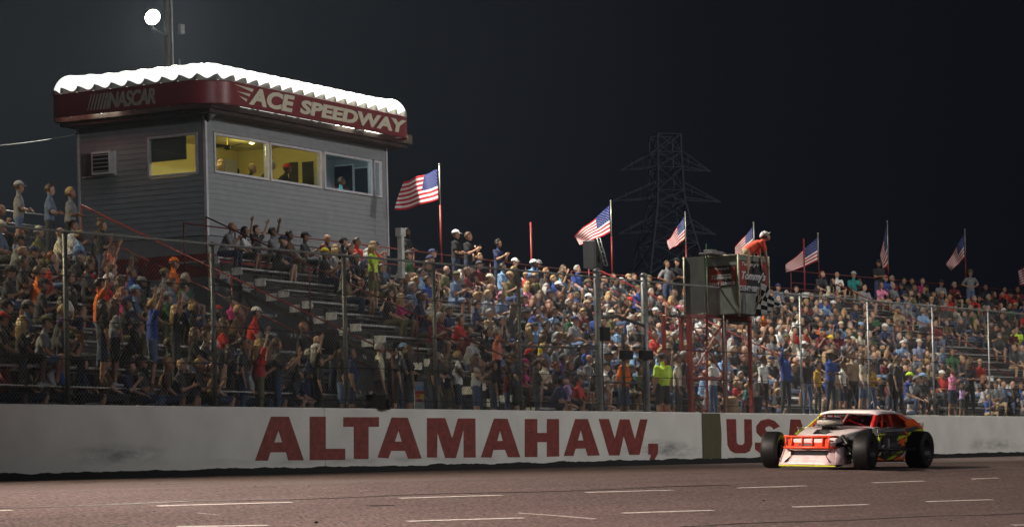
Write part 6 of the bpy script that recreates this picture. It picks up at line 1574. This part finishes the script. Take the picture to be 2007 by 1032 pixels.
# doors
for s in (1, -1):
    dr = quadpanel([[(.55, s*.72, .14), (.55, s*.76, .45), (.52, s*.70, .79)], [(.0, s*.76, .14), (.0, s*.80, .45), (.0, s*.73, .79)], [(-.55, s*.77, .14), (-.55, s*.81, .45), (-.55, s*.74, .80)], [(-.92, s*.74, .14), (-.92, s*.79, .45), (-.92, s*.74, .82)]], 'door', M_cgrey)
    def slash(pts, mt, nm='painted_slash'): cpart(MB().prism([(x, s*(.775+.035*(1-abs(z-.45)/.32)), z) for x, z in pts], (0, s*.012, 0)), nm, mt, dr)
    slash([(.50, .16), (.50, .22), (.10, .15)], M_orange); slash([(.05, .16), (-.25, .18), (-.72, .36), (-.72, .30)], M_yel); slash([(-.3, .155), (-.55, .22), (-.85, .24), (-.85, .16)], M_orange)
    slash([(.48, .48), (.30, .60), (.48, .63)], M_yel); slash([(-.62, .42), (-.72, .60), (-.80, .42)], M_orange); slash([(.22, .26), (.30, .58), (.10, .60), (.12, .26)], M_cblk, 'painted_numeral'); slash([(-.12, .26), (-.10, .60), (-.38, .60), (-.36, .26)], M_cblk, 'painted_numeral'); slash([(.02, .3), (-.01, .55), (-.05, .55), (-.03, .3)], mat('pale grey print', (.4, .4, .4), .5), 'painted_numeral')
    slash([(.50, .68), (.50, .76), (-.9, .80), (-.9, .74)], mat('silver stripe', (.5, .5, .52), .25, .6, .1, coat=.5)); slash([(.46, .24), (.30, .44), (.22, .44), (.38, .24)], M_wht); slash([(-.42, .28), (-.58, .40), (-.50, .28)], M_wht); slash([(-.60, .20), (-.88, .34), (-.88, .27), (-.7, .18)], M_wht)
    slash([(.40, .66), (.10, .66), (.20, .625), (.38, .625)], M_yel); slash([(-.42, .52), (-.88, .60), (-.88, .66), (-.55, .62)], M_yel); slash([(-.45, .46), (-.86, .50), (-.86, .56), (-.60, .54)], M_orange)
# cowl, windshield opening, roof
quadpanel([[(.50, y, .79+.03*(1-abs(y)/.7)) for y in (-.70, -.35, 0, .35, .70)], [(.28, y, .82+.03*(1-abs(y)/.7)) for y in (-.70, -.35, 0, .35, .70)]], 'cowl', M_wht)
cpart(MB().box(.30, .36, -.66, .66, .3, .83), 'firewall', M_cgrey)
for s, mt in ((1, M_rcage), (-1, M_yel)):
    cpart(MB().prism([(.42, s*.66, .81), (.24, s*.67, .81), (-.16, s*.55, 1.17), (-.06, s*.54, 1.17)], (0, -s*.03, 0)), 'windshield_pillar', mt)
    cpart(MB().tube([(.36, s*.60, .80), (-.06, s*.50, 1.15)], .022, 6), 'cage_tube', M_rcage, None, True)
cpart(MB().tube([(.40, .0, .83), (-.08, .0, 1.18)], .026, 6), 'centre_pillar', mat('pink grey pillar', (.35, .14, .14), .4), None, True)
cpart(MB().tube([(.36, .5, .84), (.10, .05, .98), (-.02, .3, 1.12)], .018, 6), 'cage_tube', M_rcage, None, True)
cpart(MB().prism([(.38, .56, .845), (.38, .06, .85), (-.02, .05, 1.16), (-.03, .5, 1.15)], (.004, 0, .004)), 'windshield', glass_mat('tinted pink windshield', (.85, .62, .66), .25))
def roofrow(x, hw_, z, cz): return [(x, -hw_, z-.03), (x, -hw_*.7, z+cz*.7), (x, 0, z+cz), (x, hw_*.7, z+cz*.7), (x, hw_, z-.03)]
rf = quadpanel([roofrow(0.0, .57, 1.15, .02), roofrow(-.2, .60, 1.19, .035), roofrow(-.6, .62, 1.205, .04), roofrow(-1.0, .62, 1.19, .04), roofrow(-1.15, .62, 1.17, .03)], 'roof', M_wht, th=.03)
cpart(MB().box(-.75, -.38, -.2, .2, 1.245, 1.262), 'roof_hatch', M_cblk, rf, bv=.01)
for (x, y) in ((-.12, .36), (-.12, -.34)): cpart(MB().lathe([(.09, 0), (.1, .006), (.001, .008)], 16, Matrix.Translation((x, y, 1.192)) @ Matrix.Diagonal((.7, 1.1, 1, 1))), 'roof_decal', M_cblk, rf)
# roll cage
for s in (-1, 1):
    for pts in (((-.02, .52, 1.13), (-.95, .55, 1.14)), ((-.62, .60, .30), (-.66, .58, 1.13)), ((-.95, .58, 1.14), (-1.7, .55, .7)), ((.35, .62, .66), (-.62, .64, .62)), ((-.25, .58, .8), (-.28, .55, 1.13)), ((.30, .60, .8), (.12, .57, 1.0))):
        cpart(MB().tube([(x, s*y, z) for x, y, z in pts], .024, 6), 'cage_tube', M_rcage, None, True)
cpart(MB().tube([(-.66, -.58, 1.13), (-.66, .58, 1.13)], .024, 6), 'cage_tube', M_rcage, None, True); cpart(MB().tube([(-.66, -.58, .8), (-.66, .58, .8)], .024, 6), 'cage_tube', M_rcage, None, True)
cpart(MB().prism([(-.62, .66, .83), (-.50, .66, .83), (-.46, .60, 1.12), (-.60, .60, 1.12)], (0, -.02, 0)), 'window_net_post', M_rcage)
# seat and driver
cpart(MB().box(-.62, -.2, .02, .50, .16, .40).box(-.68, -.58, .02, .50, .16, .95).box(-.62, -.45, .02, .06, .4, .9).box(-.62, -.45, .46, .5, .4, .9), 'seat', M_cblk, bv=.03)
# rear quarter, sail panels, deck
for s in (1, -1):
    qp = quadpanel([[(-.92, s*.74, .42), (-.92, s*.79, .62), (-.92, s*.74, .84)], [(-1.2, s*.69, .66), (-1.2, s*.75, .74), (-1.2, s*.72, .88)], [(-1.6, s*.69, .66), (-1.6, s*.75, .74), (-1.6, s*.71, .89)], [(-2.0, s*.68, .34), (-2.0, s*.73, .60), (-2.0, s*.69, .85)], [(-2.12, s*.66, .30), (-2.14, s*.70, .55), (-2.12, s*.66, .80)]], 'rear_quarter', M_orange)
    def slash2(pts, mt): cpart(MB().prism([(x, s*.762, z) for x, z in pts], (0, s*.012, 0)), 'painted_slash', mt, qp)
    slash2([(-.94, .66), (-.94, .80), (-1.5, .86), (-1.7, .80), (-1.3, .74)], M_cgrey); slash2([(-1.0, .62), (-1.05, .69), (-1.75, .80), (-1.95, .72)], M_yel); slash2([(-.94, .46), (-.94, .58), (-1.02, .60), (-1.0, .5)], M_yel); slash2([(-2.02, .36), (-2.02, .50), (-2.10, .50), (-2.1, .34)], M_yel)
    sl_ = cpart(MB().prism([(-.90, s*.585, 1.165), (-1.12, s*.60, 1.175), (-1.60, s*.68, 1.03), (-2.05, s*.69, .84), (-1.1, s*.735, .84), (-1.22, s*.66, .98)], (0, -s*.02, 0)), 'sail_panel', M_orange)
    cpart(MB().prism([(-1.02, s*.61, 1.15), (-1.35, s*.655, 1.08), (-1.5, s*.68, 1.02), (-1.25, s*.665, 1.04)], (0, s*.012, 0)), 'painted_slash', M_wht, sl_)
quadpanel([[(-1.15, y, 1.17-.0*abs(y)) for y in (-.6, 0, .6)], [(-1.45, y, .98) for y in (-.62, 0, .62)], [(-1.7, y, .88) for y in (-.66, 0, .66)], [(-2.12, y, .84) for y in (-.66, 0, .66)]], 'rear_deck', M_orange)
cpart(MB().box(-2.14, -2.12, -.66, .66, .32, .83), 'tail_panel', M_orange); cpart(MB().box(-2.16, -2.13, -.66, .66, .83, .95), 'spoiler', M_cgrey)
rbm = MB()
for z in (.50, .34): rbm.tube([(-2.1, -.60, z), (-2.32, -.62, z), (-2.34, 0, z), (-2.32, .62, z), (-2.1, .60, z)], .024, 6)
for y in (-.5, 0, .5): rbm.tube([(-2.335, y, .34), (-2.335, y, .50)], .02, 6)
cpart(rbm, 'rear_bumper', M_rim, None, True); cpart(MB().ball((-2.34, .63, .42), .04, .04, .05), 'bumper_end', M_chrome)
# side nerf bars
for s in (1, -1):
    nb = MB().tube([(.95, s*.66, .36), (.80, s*.96, .36), (-.85, s*.99, .36), (-1.0, s*.70, .36)], .026, 8)
    nb = cpart(nb, 'side_bar', M_cblk, None, True)
    for x in (.45, 0, -.45): cpart(MB().tube([(x, s*.72, .30), (x, s*.975, .36)], .018, 6), 'bar_support', M_cblk, nb, True)
    cpart(MB().tube([(.50, s*.80, .80), (-.2, s*.82, .81), (-.9, s*.80, .84)], .017, 6), 'window_ledge_tube', M_chrome, None, True)
    cpart(MB().tube([(.95, s*.60, .52), (.62, s*.84, .60), (-.1, s*.86, .64), (-.9, s*.83, .66)], .013, 6), 'radius_rod', M_rim, None, True)
cpart(MB().tube([(-1.36, -.8, .35), (-1.36, .8, .35)], .05, 10), 'rear_axle', M_rim, None, True)
# mirror
cpart(MB().box(-.02, .02, -.25, .1, 1.08, 1.13), 'mirror', M_cblk)
# lower the greenhouse to its real height
for o in [q for q in car.children_recursive if q.type == 'MESH' and not q.name.startswith(('wheel', 'rim', 'lug'))]:
    me = o.data; co = np.empty(len(me.vertices)*3); me.vertices.foreach_get('co', co); co = co.reshape(-1, 3); m_ = co[:, 2] > .58; co[m_, 2] = .58+(co[m_, 2]-.58)*.76; me.vertices.foreach_set('co', co.ravel()); me.update()
# driver
dp_ = car.matrix_basis @ Vector((-.30, .26, .30)) if False else Matrix.Translation(cc) @ Matrix.Rotation(HEAD, 4, 'Z') @ Matrix.Scale(SC, 4) @ Vector((-.40, .26, .18))
dv = person('s_clap2', dp_, HEAD+PI/2, 'charcoal', 'bald', 'dark', None, label='driver in dark suit and black helmet sitting inside the race car', sc=.90, sleeve='long', legc=CLOTH['charcoal'])
hm = MB(); hm.ball((0, .005, .02), .125, .14, .14, 20, 14); hm.box(-.09, .09, -.14, -.06, -.01, .06); o = hm.build('helmet', M_cblk, dv, True); o.matrix_local = B['s_clap2']['MH']

# ---------------------------------------------------------------- thin night haze catching the floodlights
hz = MB().box(-230, 680, -420, 600, -7, 62).build('haze', []); m = bpy.data.materials.new('haze'); m.use_nodes = True; n = m.node_tree; n.nodes.clear()
o_ = n.nodes.new('ShaderNodeOutputMaterial'); v_ = n.nodes.new('ShaderNodeVolumePrincipled'); v_.inputs['Color'].default_value = (.68, .82, 1, 1); v_.inputs['Density'].default_value = .00009; v_.inputs['Anisotropy'].default_value = .6
n.links.new(v_.outputs[0], o_.inputs['Volume']); hz.data.materials.append(m); tag(hz, 'thin night haze glowing around the floodlights', 'haze', kind='stuff')
